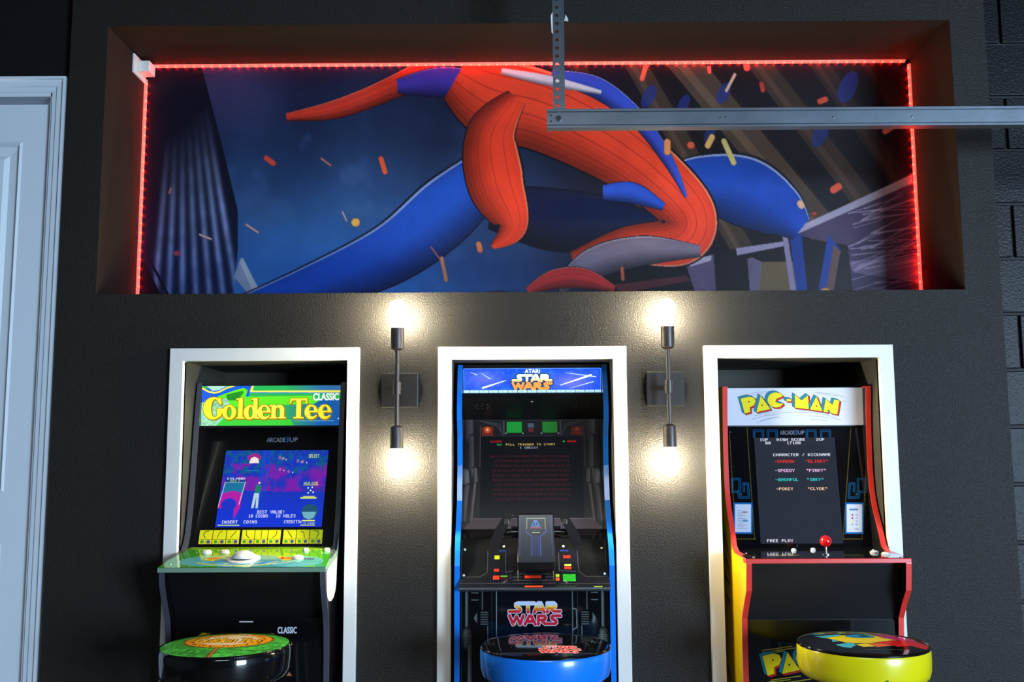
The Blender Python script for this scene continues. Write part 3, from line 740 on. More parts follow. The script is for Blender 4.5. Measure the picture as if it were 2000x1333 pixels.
def build_stools():
    # golf seat: grass with a lettered oval
    A = Art(-1, -1, 1, 1, 260, (66, 160, 62), ss=1); n = vnoise(A, .06, 4, 3); n0 = vnoise(A, .3, 6, 2)
    A.a *= (.45+.85*n+.3*n0)[..., None]
    A.put(A.ell(.0, -.18, .70, .62), (150, 80, 24)); A.put(A.ell(.0, -.18, .66, .585), (238, 160, 34)); A.put(A.ell(.0, -.18, .45, .42), (235, 214, 190))
    rs = np.random.RandomState(8)
    for k in range(34):
        a = rs.rand()*2*PI; r = .5+.06*rs.rand(); A.put(A.ell(r*math.cos(a)*1.05, -.18+r*math.sin(a)*.95, .02, .03), (90, 50, 20))
    M = serif_word(A, -.52, -.40, .52, .06); A.put(A.dil(M, .012), (120, 70, 20)); A.put(M, (250, 190, 30))
    A.put(A.line([(.0, .44), (.02, 1.0)], .07), (120, 66, 26)); A.put(A.line([(.0, .44), (.02, 1.0)], .03), (190, 120, 60))
    stool(-.783, -.39, .773, 'bar stool with grass-green seat and black sides before the golf cabinet', A, BLACKV, R=.171)
    # black seat with red lettering
    A = Art(-1, -1, 1, 1, 300, (9, 9, 11), ss=2); n = vnoise(A, .25, 5)
    for k in range(40):
        x, y = rs.rand()*2-1, rs.rand()*2-1
        A.put(A.ell(x, y, .006, .006), (200, 200, 220))
    for k in range(12):
        x = -.7+rs.rand()*.6 if k < 8 else .45+rs.rand()*.3; y = -.6+rs.rand()*.5; a = rs.rand()*1.2-.6; A.put(A.line([(x, y), (x+.22*math.cos(a), y+.22*math.sin(a))], .012), (150, 150, 165), .7)
    M = star_wars_masks(A, -.10, .26, .50, .72); A.put(A.dil(M, .012), (240, 190, 190)); A.put(M, (205, 40, 48))
    BLUEV = mat('blue_vinyl', rgb(16, 126, 240), .25, coat=.25)
    stool(.074, -.295, .751, 'bar stool with glossy black top and bright blue sides before the middle cabinet', A, BLUEV, R=.179)
    # black seat with colourful comic shapes
    A = Art(-1, -1, 1, 1, 300, (8, 8, 10), ss=2)
    BL, YE, RE, PK, OR, TQ = (30, 150, 205), (246, 222, 20), (222, 40, 44), (214, 60, 140), (240, 110, 30), (70, 190, 215)
    def blob(pts, c, o=.016): M = A.poly([(x, -.97+(y+.97)*1.17) for x, y in pts]); A.put(A.dil(M, o), (10, 10, 12)); A.put(M, c)
    blob([(-.62, -.86), (-.2, -.97), (.3, -.97), (.72, -.72), (.55, -.6), (-.3, -.68), (-.56, -.62)], BL)
    for k in range(7): blob([(-.5+k*.17, -.88), (-.38+k*.17, -.92), (-.34+k*.17, -.74), (-.48+k*.17, -.70)], YE if k % 2 == 0 else OR)
    blob([(-.62, -.5), (-.2, -.6), (-.08, -.32), (-.35, -.1), (-.5, -.05), (-.46, -.22)], TQ)
    blob([(-.5, -.34), (-.1, -.54), (.3, -.58), (.62, -.34), (.5, -.06), (.1, .10), (-.30, .04)], YE)
    M = A.ell(.08, -.34, .22, .16); A.put(A.dil(M, .014), (10, 10, 12)); A.put(M, BL); A.put(A.ell(.14, -.34, .09, .06), (10, 10, 12))
    blob([(.34, -.55), (.62, -.70), (.90, -.36), (.84, -.06), (.58, -.16), (.42, -.30)], PK)
    blob([(.1, .05), (.5, -.14), (.86, -.12), (.94, .10), (.78, .34), (.62, .18), (.38, .26)], RE)
    blob([(-.1, .10), (.2, .06), (.34, .20), (.04, .30)], OR); blob([(-.52, .12), (-.28, .02), (-.18, .12), (-.36, .32), (-.46, .26)], TQ)
    blob([(-.22, .14), (-.02, .10), (.04, .26), (-.16, .28)], YE)
    for k in range(14):
        x = .35+rs.rand()*.5; y = -.5+rs.rand()*.6; A.put(A.line([(x, y), (x+.08, y+.03)], .014), (12, 10, 14))
    A.put(A.line([(-.2, .66), (.4, .66)], .012), (120, 120, 125))
    YELV = mat('yellow_vinyl', rgb(226, 214, 12), .25, coat=.25)
    r = stool(.911, -.405, .774, 'bar stool with yellow sides and colourful printed top before the yellow cabinet', A, YELV, R=.167)

# ------------------------------------------------------------------ arcade cabinets
def box_obj(name, x0, y0, z0, x1, y1, z1, m, parent, b=.002):
    q = MB(); q.box(x0, y0, z0, x1, y1, z1); o = q.build(name, m, parent)
    if b: bev(o, b)
    return o
def side_panels(root, X0, X1, prof, th, m_side, m_edge, m_sideL=None, zb=0):
    """front edge profile (y,z) from top to bottom; returns two side panels, each with its edge moulding"""
    for k, (xa, xb) in enumerate(((X0, X0+th), (X1-th, X1))):
        pf = [(.415, prof[0][1]-.0)]+list(prof)+[(.415, zb)]
        s = MB(); inset = .0025
        pf2 = [(.415, prof[0][1]-inset)]+[(y+inset, z if i else z-inset) for i, (y, z) in enumerate(prof)]+[(.415, zb)]
        s.prism(pf2, xa+.0006, xb-.0006); o = s.build('side_panel', m_sideL if (k == 0 and m_sideL) else m_side, root)
        e = MB(); n = len(prof)
        pts = [(.41, prof[0][1])]+list(prof)
        for i in range(len(pts)-1):
            (ya, za), (yb, zb) = pts[i], pts[i+1]
            dy, dz = yb-ya, zb-za; l = math.hypot(dy, dz); ny, nz = -dz/l*-1, dy/l*-1
            # inward normal (towards +y / -z)
            if ny*1.0+nz*-.3 < 0: ny, nz = -ny, -nz
            e.add([(xa, ya, za), (xb, ya, za), (xb, yb, zb), (xa, yb, zb), (xa, ya+ny*.004, za+nz*.004), (xb, ya+ny*.004, za+nz*.004), (xb, yb+ny*.004, zb+nz*.004), (xa, yb+ny*.004, zb+nz*.004)],
                  [(0, 1, 2, 3), (0, 4, 5, 1), (3, 2, 6, 7), (0, 3, 7, 4), (1, 5, 6, 2), (4, 7, 6, 5)])
        e.build('edge_moulding', m_edge, o)
def place(root, X, loc=None, k=1.0, base=0):
    """put the finished cabinet's origin under its own base; k is its overall size"""
    off = Vector((X, .15, base))
    for c in root.children:
        c.location = c.location-off
    root.location = loc or off; root.scale = (k, k, k)
def button(name, x, y, z, r, h, m, parent, tilt=0):
    q = MB(); q.lathe([(r, 0), (r, h*.5), (r*.86, h*.75), (r*.80, h*.7), (r*.72, h), (0, h*1.05)], seg=20)
    o = q.build(name, m, parent, True); o.location = (x, y, z); o.rotation_euler.x = tilt
    return o
def smooth_prof(pts, n=6):
    P = np.array(pts, float); out = []
    for i in range(len(P)-1):
        p0 = P[max(i-1, 0)]; p1 = P[i]; p2 = P[i+1]; p3 = P[min(i+2, len(P)-1)]
        for k in range(n):
            f = k/n; out.append(tuple(.5*((2*p1)+(-p0+p2)*f+(2*p0-5*p1+4*p2-p3)*f**2+(-p0+3*p1-3*p2+p3)*f**3)))
    out.append(tuple(P[-1])); return out

def arcade_tag(A, x0, y0, x1, y1, c=(135, 135, 145)):
    w_ = x1-x0
    M = A.text('ARCADE', x0, y0, x0+w_*.60, y1, fat=.25); A.put(M, c)
    M = A.text('1', x0+w_*.645, y0-1.5, x0+w_*.70, y1+.5, fat=.4); A.put(M, (40, 70, 120))
    M = A.text('UP', x0+w_*.74, y0, x1, y1-.5, fat=.2); A.put(M, c)

def cab_golf():
    root = empty('arcade_cabinet'); tag(root, 'black golf arcade cabinet with green and yellow marquee in the left opening', 'arcade cabinet')
    X0, X1 = -1.045, -.560; th = .016; a, b = X0+th, X1-th
    prof = smooth_prof([(.105, 1.512), (.088, 1.42), (.074, 1.30), (.055, 1.15), (.030, 1.03), (.0, .985)], 4)+[(-.180, .952), (-.183, .938)]+smooth_prof([(-.176, .90), (-.150, .845), (-.122, .79), (-.110, .72), (-.105, .60), (-.105, .0)], 4)
    side_panels(root, X0, X1, prof, th, BLACKG, GREYE)
    # white swoosh on the outer side
    sw = MB(); pts = [(-.168, .935), (-.160, .882), (-.145, .858), (-.120, .846), (-.085, .842), (-.050, .848), (-.022, .864), (-.008, .89), (.0, .95), (.02, .99), (.055, 1.10), (.050, 1.14), (.040, 1.11), (.026, 1.04), (-.015, .975), (-.10, .958)]
    sw.add([(X1+.0004, y, z) for y, z in pts]+[(X1+.0002, y, z) for y, z in pts], [list(range(len(pts)))]); sw.build('white_side_stripe', WHITEP, root)
    # marquee
    A = Art(0, 0, 1855, 545, 420, (50, 190, 70)); X, Y = A.grid()
    t = np.clip((X-900)/700, 0, 1)[..., None]; A.a[:] = (np.array([64, 196, 62])*(1-t)+np.array([24, 92, 170])*t)/255
    n = vnoise(A, 30, 3)
    A.put(A.rect(0, 0, 1855, 185), (40, 178, 84)); A.blend((Y < 70)*np.clip((X-1100)/500, 0, 1), (50, 110, 170))
    A.put(A.poly([(0, 40), (500, 0), (690, 0), (620, 150), (430, 160), (230, 190), (0, 200)]), (28, 90, 215))
    M = A.poly([(0, 200), (110, 190), (250, 130), (440, 60), (560, 30), (612, 60), (590, 140), (620, 180), (1600, 190), (1500, 250), (0, 300)]); A.put(M, (98, 226, 40))
    A.put(A.poly([(330, 120), (540, 70), (560, 90), (480, 200), (330, 200)]), (38, 140, 40)); A.put(A.poly([(0, 200), (200, 160), (300, 250), (0, 330)]), (30, 100, 225))
    A.put(A.line([(0, 30), (90, 80), (170, 96), (240, 80), (330, 30), (430, 0)], 24), (236, 226, 80)); A.put(A.poly([(60, 0), (330, 0), (230, 60), (140, 70)]), (175, 220, 205))
    A.put(A.line([(680, 0), (655, 80), (720, 84), (1855, 84)], 30), (240, 232, 90)); A.put(A.line([(640, 96), (1855, 106)], 12), (60, 130, 200))
    A.put(A.poly([(600, 150), (1480, 140), (1480, 185), (620, 190)]), (100, 228, 40))
    M = A.poly([(0, 230), (150, 180), (340, 170), (380, 250), (300, 440), (200, 545), (0, 545)]); A.put(M, (150, 214, 176)); A.a[M] *= (.75+.45*n)[M][:, None]
    A.put(A.poly([(200, 545), (330, 420), (700, 440), (1200, 460), (1240, 545)]), (62, 200, 58))
    W_ = serif_word(A, 25, 155, 1735, 455); sh = A.shift(W_, 8, 10); A.put(A.dil(W_ | sh, 7), (150, 120, 10)); A.put(A.shift(W_, 3, 4), (200, 140, 10)); A.put(W_, (250, 236, 40))
    A.blend(W_*np.exp(-((X-950)/620)**2)*.45, (250, 232, 130))
    # condensed white word at the top right
    M = A.text('CLASSIC', 1490, 110, 1828, 202, fat=4); A.put(M, (235, 245, 240))
    for q in (1282+k*22 for k in range(24)): A.put(A.rect(q-35, 478, q-35+15, 486), (190, 225, 225), .8)
    A.put(A.ell(1832, 452, 9, 9), (220, 230, 240))
    art_mesh('marquee', A, (a, .104, 1.502), (b, .104, 1.502), (a, .101, 1.372), art_mat('lit_marquee_golf', .25, estr=.95, diff=.3), root)
    box_obj('marquee_housing', a, .1055, 1.366, b, .40, 1.505, BLACKM, root, 0)
    # bezel
    def yb(z): return .062+(z-1.052)*.3555
    zt, zb = 1.372, .985
    A = Art(392, 832, 664, 1072, 420, (11, 11, 13))
    arcade_tag(A, 513, 856, 574, 865, (120, 120, 128))
    art_mesh('screen_bezel', A, (a, yb(zt), zt), (b, yb(zt), zt), (a, yb(zb), zb), art_mat('bezel_golf', .2, coat=.4), root)
    q = MB(); q.prism([(yb(zt)+.001, zt), (.41, zt), (.41, zb-.02), (yb(zb)+.001, zb-.02)], a, b); q.build('screen_housing', BLACKM, root)
    # screen
    S = Art(0, 0, 790, 620, 330, (30, 50, 190)); X, Y = S.grid(); n = vnoise(S, 90, 11); n2 = vnoise(S, 30, 12); nv = vnoise(S, 26, 13, 2)
    S.a[:] = np.array([26, 52, 176])/255
    S.blend((Y < 190)*np.clip((n2-.45)*6, 0, .8), (14, 92, 130)); S.blend(((Y > 110) & (Y < 330))*np.clip((n-.44)*8, 0, .9), (118, 34, 160)); S.blend((X > 400)*((Y > 170) & (Y < 340))*np.clip((n-.3)*4, 0, .8), (120, 30, 165))
    S.blend(np.clip((Y-330)/180, 0, 1)*.75, (20, 52, 205))
    for (x, y0, y1, wd) in ((302, 0, 620, 34), (345, 0, 350, 22), (588, 60, 300, 22), (520, 40, 250, 10), (420, 0, 200, 12), (60, 60, 250, 10), (130, 30, 200, 10)): S.put(S.line([(x, y0), (x-8, y1)], wd, w2=wd*.4), (22, 70, 200), .8)
    S.put(S.ell(225, 60, 52, 34), (150, 40, 130)); S.put(S.poly([(190, 108), (200, 66), (225, 52), (258, 70), (266, 106)]), (240, 220, 215)); S.put(S.rect(170, 165, 270, 172), (20, 130, 160))
    for (x, y) in ((420, 60), (440, 70), (560, 90), (600, 96), (432, 160), (500, 176)): S.put(S.ell(x, y, 10, 14), (220, 120, 150), .6); S.put(S.ell(x+30, y+8, 5, 7), (220, 220, 240), .8)
    S.put(S.pix('SELECT', 640, 36, 14, 28), (230, 240, 170))
    S.put(S.ell(288, 268, 8, 9), (230, 200, 190)); S.put(S.poly([(266, 284), (304, 284), (306, 345), (262, 345)]), (24, 120, 92)); S.put(S.poly([(258, 350), (296, 350), (300, 470), (282, 470), (278, 380), (268, 470), (250, 470)]), (170, 200, 210))   # plain golfer figure
    P0 = S.poly([(30, 260), (180, 260), (150, 470), (0, 470)]); S.put(P0, (26, 110, 150)); S.put(S.poly([(20, 350), (100, 330), (175, 350), (165, 470), (130, 560), (120, 470), (0, 470)]), (170, 30, 160)); S.put(S.ell(80, 440, 56, 50), (30, 50, 190))
    S.put(S.line([(0, 470), (30, 262), (182, 262), (155, 440)], 4), (220, 235, 235)); S.put(S.rect(30, 240, 180, 262), (20, 60, 130)); S.put(S.pix('ISLAND', 36, 224, 24, 16), (230, 240, 240)); S.put(S.pix('HOLE 2', 66, 244, 12, 15), (200, 230, 90))
    S.put(S.pix('GAIN WIND', 625, 262, 12, 16), (225, 235, 90)); S.put(S.rect(622, 284, 735, 289), (225, 235, 90)); S.put(S.rect(610, 386, 730, 396), (225, 235, 90)); S.put(S.rect(628, 376, 716, 382), (225, 235, 90))
    for (x, y) in ((660, 310), (690, 306), (664, 350), (700, 345), (680, 330)): S.put(S.poly([(x, y-9), (x+9, y), (x, y+9), (x-6, y)]), (230, 235, 240))
    S.put(S.ell(690, 500, 62, 62), (30, 80, 110)); S.put(S.poly([(632, 500), (740, 500), (725, 548), (690, 560), (650, 545)]), (110, 170, 190)); S.put(S.rect(640, 565, 735, 575), (225, 235, 90)); S.put(S.pix('LIE ROUGH', 640, 583, 11, 14), (210, 230, 190)); S.put(S.rect(630, 602, 740, 608), (225, 235, 90))
    S.put(S.pix('BEST', 300, 488, 19, 24), (240, 240, 245)); S.put(S.pix('VALUE!', 400, 488, 18, 24), (240, 240, 245)); S.put(S.pix('10 COINS   18 HOLES', 238, 520, 18.6, 24), (240, 240, 245))
    S.put(S.pix('INSERT  COINS', 44, 566, 20.5, 24), (240, 240, 245)); S.put(S.pix('CREDITS:', 508, 566, 17, 24), (240, 240, 245)); S.put(S.rect(18, 600, 180, 607), (210, 240, 110))
    zs0, zs1 = 1.292, 1.050; e = .0018
    art_mesh('screen', S, (-.957, yb(zs0)-e, zs0), (-.620, yb(zs0)-e, zs0), (-.960, yb(zs1)-e, zs1), art_mat('golf_screen_glow', .2, estr=1.0, diff=.1), root, BR=(-.622, yb(zs1)-e, zs1))
    # instruction cards
    for g in range(3):
        C = Art(0, 0, 300, 100, 120, (16, 16, 12))
        for k in range(3):
            x = k*100+3; C.put(C.rect(x, 3, x+94, 97), (214, 206, 26)); C.put(C.line([(x, 66), (x+94, 66)], 3), (60, 60, 20)); C.put(C.line([(x+48, 66), (x+48, 97)], 3), (60, 60, 20))
            i = g*3+k; cx = x+47
            arrows = [[(cx+20, 8), (cx-8, 14), (cx-18, 34), (cx-4, 56)], [(cx+18, 10), (cx-4, 20), (cx-14, 56)], [(cx+20, 10), (cx-18, 54)], [(cx-16, 8), (cx-14, 38), (cx+8, 56)], [(cx, 8), (cx, 56)], [(cx+16, 8), (cx+12, 38), (cx-12, 56)], [(cx-18, 10), (cx+18, 54)], [(cx-18, 12), (cx+4, 20), (cx+12, 56)], [(cx-18, 8), (cx+12, 14), (cx+18, 34), (cx+2, 56)]]
            C.put(C.line(arrows[i], 5), (50, 46, 12)); C.put(C.ell(x+24, 82, 15, 11), (60, 140, 40)); C.put(C.ell(x+70, 82, 14, 12), (60, 70, 130))
        xl = (-1.006, -.872, -.741)[g]; xr = xl+(.128, .124, .125)[g]; z1, z2 = 1.042, .999
        o = art_mesh('instruction_card', C, (xl, yb(z1)-e, z1), (xr, yb(z1)-e, z1), (xl, yb(z2)-e, z2), art_mat('card_print', .3), root)
    # deck
    D = Art(300, 325, 1350, 500, 420, (60, 150, 40)); n = vnoise(D, 60, 9); n3 = vnoise(D, 10, 2, 2); D.a *= (.78+.3*n+.14*n3)[..., None]
    D.put(D.poly([(300, 325), (1350, 325), (1350, 360), (900, 372), (500, 350), (300, 352)]), (140, 178, 30), .8)
    D.put(D.ell(820, 430, 400, 60), (120, 176, 40)); D.put(D.ell(560, 445, 190, 42), (90, 175, 185)); D.put(D.ell(1130, 450, 190, 45), (80, 165, 150)); D.put(D.ell(820, 430, 300, 26), (228, 196, 40)); D.put(D.ell(820, 440, 220, 45), (70, 150, 170))
    D.put(D.ell(580, 425, 50, 10), (206, 66, 40)); D.put(D.ell(1060, 425, 55, 10), (206, 66, 40)); D.put(D.line([(500, 460), (620, 478), (820, 484), (1010, 470), (1130, 448)], 5), (224, 220, 90))
    for x in (690, 780, 860, 960): D.put(D.line([(x, 470), (x+60, 450)], 5), (224, 220, 90))
    D.put(D.rect(1150, 425, 1250, 437), (40, 60, 130))
    zf, zk = .9535, .9905; yf, yk = -.189, .038
    art_mesh('control_deck', D, (a+.002, yk, zk), (b-.002, yk, zk), (X0-.002, yf, zf), art_mat('deck_print_golf', .12, coat=.7), root, BR=(X1+.002, yf, zf))
    q = MB(); q.v = []; e2 = .0012
    q.add([(X0-.002, yf, zf-e2), (X1+.002, yf, zf-e2), (X1+.002, -.01, zf+.0292-e2), (X0-.002, -.01, zf+.0292-e2), (X0-.002, yf, zf-.014), (X1+.002, yf, zf-.014), (X1+.002, -.01, zf+.012), (X0-.002, -.01, zf+.012)],
          [(0, 1, 2, 3), (7, 6, 5, 4), (0, 4, 5, 1), (1, 5, 6, 2), (2, 6, 7, 3), (3, 7, 4, 0)])
    q.build('deck_board', mat('deck_edge_green', rgb(120, 150, 130), .3), root)
    tl = math.atan2(zk-zf, yk-yf)
    def dz(y): return zf+(y-yf)*(zk-zf)/(yk-yf)
    for (x, y, r) in ((-.955, -.03, .015), (-.90, -.03, .015), (-.655, -.01, .010), (-.590, -.01, .010), (-.660, -.095, .017)):
        button('button', x, y, dz(y), r, .008, PLAST, root, tl)
    q = MB(); q.lathe([(.050, 0), (.049, .003), (.036, .005)], seg=40); o = q.build('trackball_ring', PLAST, root, True); o.location = (-.822, -.10, dz(-.10)); o.rotation_euler.x = tl
    q = MB(); q.lathe([(.036*math.cos(t*PI/24), .036*math.sin(t*PI/24)*.62) for t in range(13)], seg=40); o = q.build('trackball', PLAST, root, True); o.location = (-.822, -.10, dz(-.10)+.003)
    for (x, y) in ((-.99, -.02), (-.60, -.04), (-.585, -.13), (-1.02, -.16)): button('screw', x, y, dz(y), .003, .002, CHROME, root, tl)
    # lower front
    q = MB(); q.prism([(-.16, .935), (-.145, .935), (-.056, .792), (-.071, .792)], a, b); q.build('upper_kick_panel', BLACKM, root)
    q = MB(); q.prism([(-.093, .792), (-.043, .794), (-.043, 0), (-.093, 0)], a, b); q.build('lower_front_panel', BLACKM, root)
    Lp = Art(337, 1211, 634, 1408, 420, (12, 12, 14)); W_ = serif_word(Lp, 384, 1238, 570, 1272); Lp.put(Lp.dil(W_, 1.0), (120, 100, 20)); Lp.put(W_, (224, 206, 40)); Lp.put(Lp.text('CLASSIC', 542, 1227, 579, 1239, fat=.5), (215, 220, 230))
    Lp.put(Lp.poly([(560, 1322), (566, 1314), (572, 1322)]), (190, 110, 60))
    art_mesh('front_decal', Lp, (a, -.0945, .791), (b, -.0945, .791), (a, -.0945, .50), art_mat('golf_front_print', .08, spec=.4), root)
    q = MB(); q.box(-.83, -.099, .783, -.79, -.0945, .786); q.build('handle_lip', PLAST, root)
    box_obj('back_panel', a, .40, 0, b, .414, 1.49, BLACKM, root, 0)
    place(root, -.8025)

def cab_blue():
    root = empty('arcade_cabinet'); tag(root, 'blue-edged black arcade cabinet with lit blue marquee in the middle opening', 'arcade cabinet')
    X0, X1 = -.193, .292; th = .016; a, b = X0+th, X1-th
    prof = [(.098, 1.566), (.062, 1.47), (.045, 1.42), (.052, 1.385), (.082, 1.335), (.086, 1.24), (.062, 1.13), (-.045, .985), (-.062, .94), (-.062, 0)]
    side_panels(root, X0, X1, prof, th, BLACKG, BLUEM)
    # marquee
    A = Art(0, 0, 1690, 310, 420, (20, 60, 215)); X, Y = A.grid(); n = vnoise(A, 60, 21)
    A.a[:] = np.array([16, 70, 222])/255; A.blend(np.exp(-(((X-260)/230)**2+((Y-130)/110)**2))*.7, (120, 110, 235)); A.blend(np.exp(-(((X-1330)/260)**2+((Y-170)/110)**2))*.7, (140, 120, 235)); A.blend(np.clip(n-.5, 0, 1)*1.2, (90, 150, 240))
    for k in range(26): A.put(A.line([(0, 10+k*12), (1690, 10+k*12)], 1.6), (90, 130, 240), .35)
    for k in range(60): A.put(A.line([(10+k*28, 0), (10+k*28, 310)], 1.6), (90, 130, 240), .2)
    rs = np.random.RandomState(5)
    for k in range(60): A.put(A.ell(rs.rand()*1690, rs.rand()*260, 2.5, 2.5), (220, 230, 250), .8)
    # plain light streaks where the drawings sit
    def streak(x0, y0, x1, y1, w_): A.put(A.line([(x0, y0), (x1, y1)], w_+8, w2=4), (90, 190, 240), .6); A.put(A.line([(x0, y0), ((x0+x1)/2, (y0+y1)/2), (x1, y1)], w_, w2=w_*.3), (238, 246, 238))
    streak(1560, 90, 1190, 210, 26); streak(1620, 110, 1250, 60, 10); streak(1590, 170, 1300, 250, 8); streak(240, 240, 520, 150, 22); streak(330, 130, 220, 60, 8); streak(170, 80, 90, 50, 7)
    A.put(A.text('ATARI', 755, 16, 935, 62, fat=3), (240, 250, 245))
    Wm = star_wars_masks(A, 600, 78, 1085, 262); Wm = A.dil(Wm, 4); A.put(A.dil(Wm, 13), (14, 60, 100)); A.put(Wm, (250, 250, 225))
    A.blend(Wm*np.clip((Y-120)/60, 0, 1), (246, 150, 70))
    A.put(A.rect(0, 268, 1690, 300), (176, 214, 226)); A.put(A.rect(0, 300, 1690, 310), (20, 60, 80))
    for k in range(14): A.put(A.rect(72+k*118, 268, 78+k*118, 300), (30, 80, 110)); A.put(A.ell(130+k*118, 284, 4, 4), (60, 110, 140))
    A.put(A.line([(6, 300), (6, 20), (20, 6), (1670, 6), (1684, 20), (1684, 300)], 5), (120, 180, 250))
    art_mesh('marquee', A, (a+.001, .104, 1.555), (b-.001, .104, 1.555), (a+.001, .124, 1.474), art_mat('lit_marquee_blue', .25, estr=1.15, diff=.3), root)
    q = MB(); q.prism([(.1062, 1.562), (.1285, 1.4655), (.40, 1.4655), (.40, 1.562)], a, b); q.build('marquee_housing', BLACKM, root)
    q = MB(); q.prism([(.098, 1.566), (.098, 1.557), (.115, 1.557), (.115, 1.566)], a, b); q.build('top_retainer', BLACKG, root)
    q = MB(); q.prism([(.120, 1.4735), (.123, 1.4655), (.132, 1.4655), (.129, 1.4735)], a, b); q.build('bottom_retainer', BLACKG, root)
    # speaker panel under the marquee
    A = Art(0, 0, 455, 130, 260, (16, 16, 15))
    for cx in (62, 392):
        for k in range(9): r = 0 if k == 0 else 24; t = k*PI/4; A.put(A.ell(cx+r*math.cos(t), 55+r*.55*math.sin(t), 2.0, 1.6), (150, 140, 110))
    A.put(A.ell(227, 30, 5, 3), (230, 220, 190))
    sp0, sp1 = (.126, 1.4645), (.232, 1.392)
    art_mesh('speaker_panel', A, (a, *sp0), (b, *sp0), (a, *sp1), art_mat('speaker_panel_print', .45), root)
    q = MB(); q.prism([(sp0[0]+.001, 1.466), (sp1[0]+.001, sp1[1]+.001), (.40, 1.40), (.40, 1.466)], a, b); q.build('speaker_box', BLACKM, root)
    # bezel
    zt, zb, yt, yb_ = 1.392, 1.035, .232, .120
    def yb(z): return yb_+(z-zb)*(yt-yb_)/(zt-zb)
    A = Art(250, 610, 1330, 1400, 480, (14, 13, 15)); n = vnoise(A, 80, 31)
    X, Y = A.grid(); A.a *= (.8+.5*n)[..., None]
    def pipe(pts, w_, c):
        A.put(A.line(pts, w_+6), (6, 6, 8))
        for k in range(5): f = k/4; A.put(A.line([(x-(w_*.5-w_*.5*k/4)*.35, y) for x, y in pts], w_*(1-f*.8)), [v*(.6+.5*f) for v in c])
    G = (66, 60, 64)
    for s in (0, 1):
        mx_ = (lambda x: x) if s == 0 else (lambda x: 1580-x)
        pipe([(mx_(300), 620), (mx_(305), 740)], 70, (60, 56, 62)); pipe([(mx_(312), 740), (mx_(320), 980)], 44, (58, 54, 58)); pipe([(mx_(318), 980), (mx_(280), 1120), (mx_(262), 1330)], 40, G)
        pipe([(mx_(350), 1010), (mx_(335), 1150), (mx_(310), 1400)], 22, (84, 74, 72)); pipe([(mx_(276), 1000), (mx_(280), 1060)], 58, (82, 80, 84)); pipe([(mx_(345), 980), (mx_(350), 1060)], 34, (74, 70, 70))
        for k in range(4): A.put(A.line([(mx_(370+k*26), 620+k*4), (mx_(500+k*12), 660-k*6), (mx_(545), 700+k*8)], 3), (84, 84, 92), .8)
        A.put(A.rect(min(mx_(555), mx_(570)), 620, max(mx_(555), mx_(570)), 730), (60, 60, 66)); A.put(A.line([(mx_(376), 660), (mx_(376), 960)], 4), (96, 84, 78), .8)
        A.put(A.rect(min(mx_(388), mx_(478)), 665, max(mx_(388), mx_(478)), 735), (120, 28, 14)); A.put(A.ell(mx_(432), 688, 26, 24), (214, 84, 30) if s == 0 else (130, 40, 26)); A.put(A.ell(mx_(432), 686, 9, 8), (250, 190, 130) if s == 0 else (190, 90, 70))
        A.put(A.rect(min(mx_(588), mx_(708)), 628, max(mx_(588), mx_(708)), 710), (18, 152, 46) if s == 0 else (34, 128, 38))
        for xx in (580, 716): A.put(A.ell(mx_(xx), 714, 6, 5), (170, 170, 180))
    A.put(A.rect(755, 640, 805, 672), (70, 86, 104)); A.put(A.rect(760, 678, 800, 706), (110, 30, 30))
    A.put(A.line([(380, 735), (1190, 735)], 8), (44, 42, 50)); A.put(A.poly([(330, 1325), (1250, 1325), (1330, 1400), (250, 1400)]), (62, 50, 60)); A.put(A.line([(330, 1325), (1250, 1325)], 6), (90, 78, 84))
    art_mesh('screen_bezel', A, (a, yb(zt), zt), (b, yb(zt), zt), (a, yb(zb), zb), art_mat('bezel_cockpit_glow_print', .25, coat=.4, estr=.12), root)  # bezel is no lamp; faint emission added to brighten its print
    q = MB(); q.prism([(yb(zt)+.001, zt), (.40, zt), (.40, zb-.03), (yb(zb)+.001, zb-.03)], a, b); q.build('screen_housing', BLACKM, root)
    S = Art(380, 740, 1185, 1320, 330, (8, 10, 17)); X, Y = S.grid()
    S.put(S.pix('SCORE', 455, 773, 19.5, 13), (225, 30, 36)); S.put(S.pix('00', 510, 796, 20, 13), (30, 200, 60)); S.put(S.pix('PULL TRIGGER TO START', 580, 795, 18.8, 14), (232, 200, 96)); S.put(S.pix('1 CREDIT', 692, 819, 18.5, 14), (200, 205, 235))
    S.put(S.pix('0', 1032, 773, 20, 14), (40, 210, 60)); S.put(S.pix('WAVE', 1068, 773, 19, 13), (225, 30, 36))
    rs = np.random.RandomState(9)
    for row in range(10):      # blurred scrolling lines, unreadable in the photograph
        y = 880+row*34; x = 450+rs.rand()*50
        while x < 1070:
            l = 20+rs.rand()*60; S.put(S.rect(x, y, min(x+l, 1085), y+15), (52+14*rs.rand(), 12, 24), .75); x += l+9
    for k in range(70): S.put(S.ell(390+rs.rand()*780, 850+rs.rand()*450, 1.6, 1.6), (120, 120, 140), .8)
    zs0, zs1 = zt-(zt-zb)*(735-610)/790, zt-(zt-zb)*(1318-610)/790; e = .0016
    xa = a+(b-a)*(380-250)/1080; xb = a+(b-a)*(1185-250)/1080
    art_mesh('screen', S, (xa, yb(zs0)-e, zs0), (xb, yb(zs0)-e, zs0), (xa, yb(zs1)-e, zs1), art_mat('cockpit_screen_glow', .2, estr=1.0, diff=.1), root)
    # deck: shelf and steep panel
    q = MB(); q.add([(a, .12, 1.036), (b, .12, 1.036), (b, .035, 1.012), (a, .035, 1.012)], [(0, 1, 2, 3)]); q.build('deck_shelf', BLACKG, root)
    A = Art(225, 200, 1335, 648, 480, (20, 20, 21)); n = vnoise(A, 90, 41); A.a *= (.8+.5*n)[..., None]
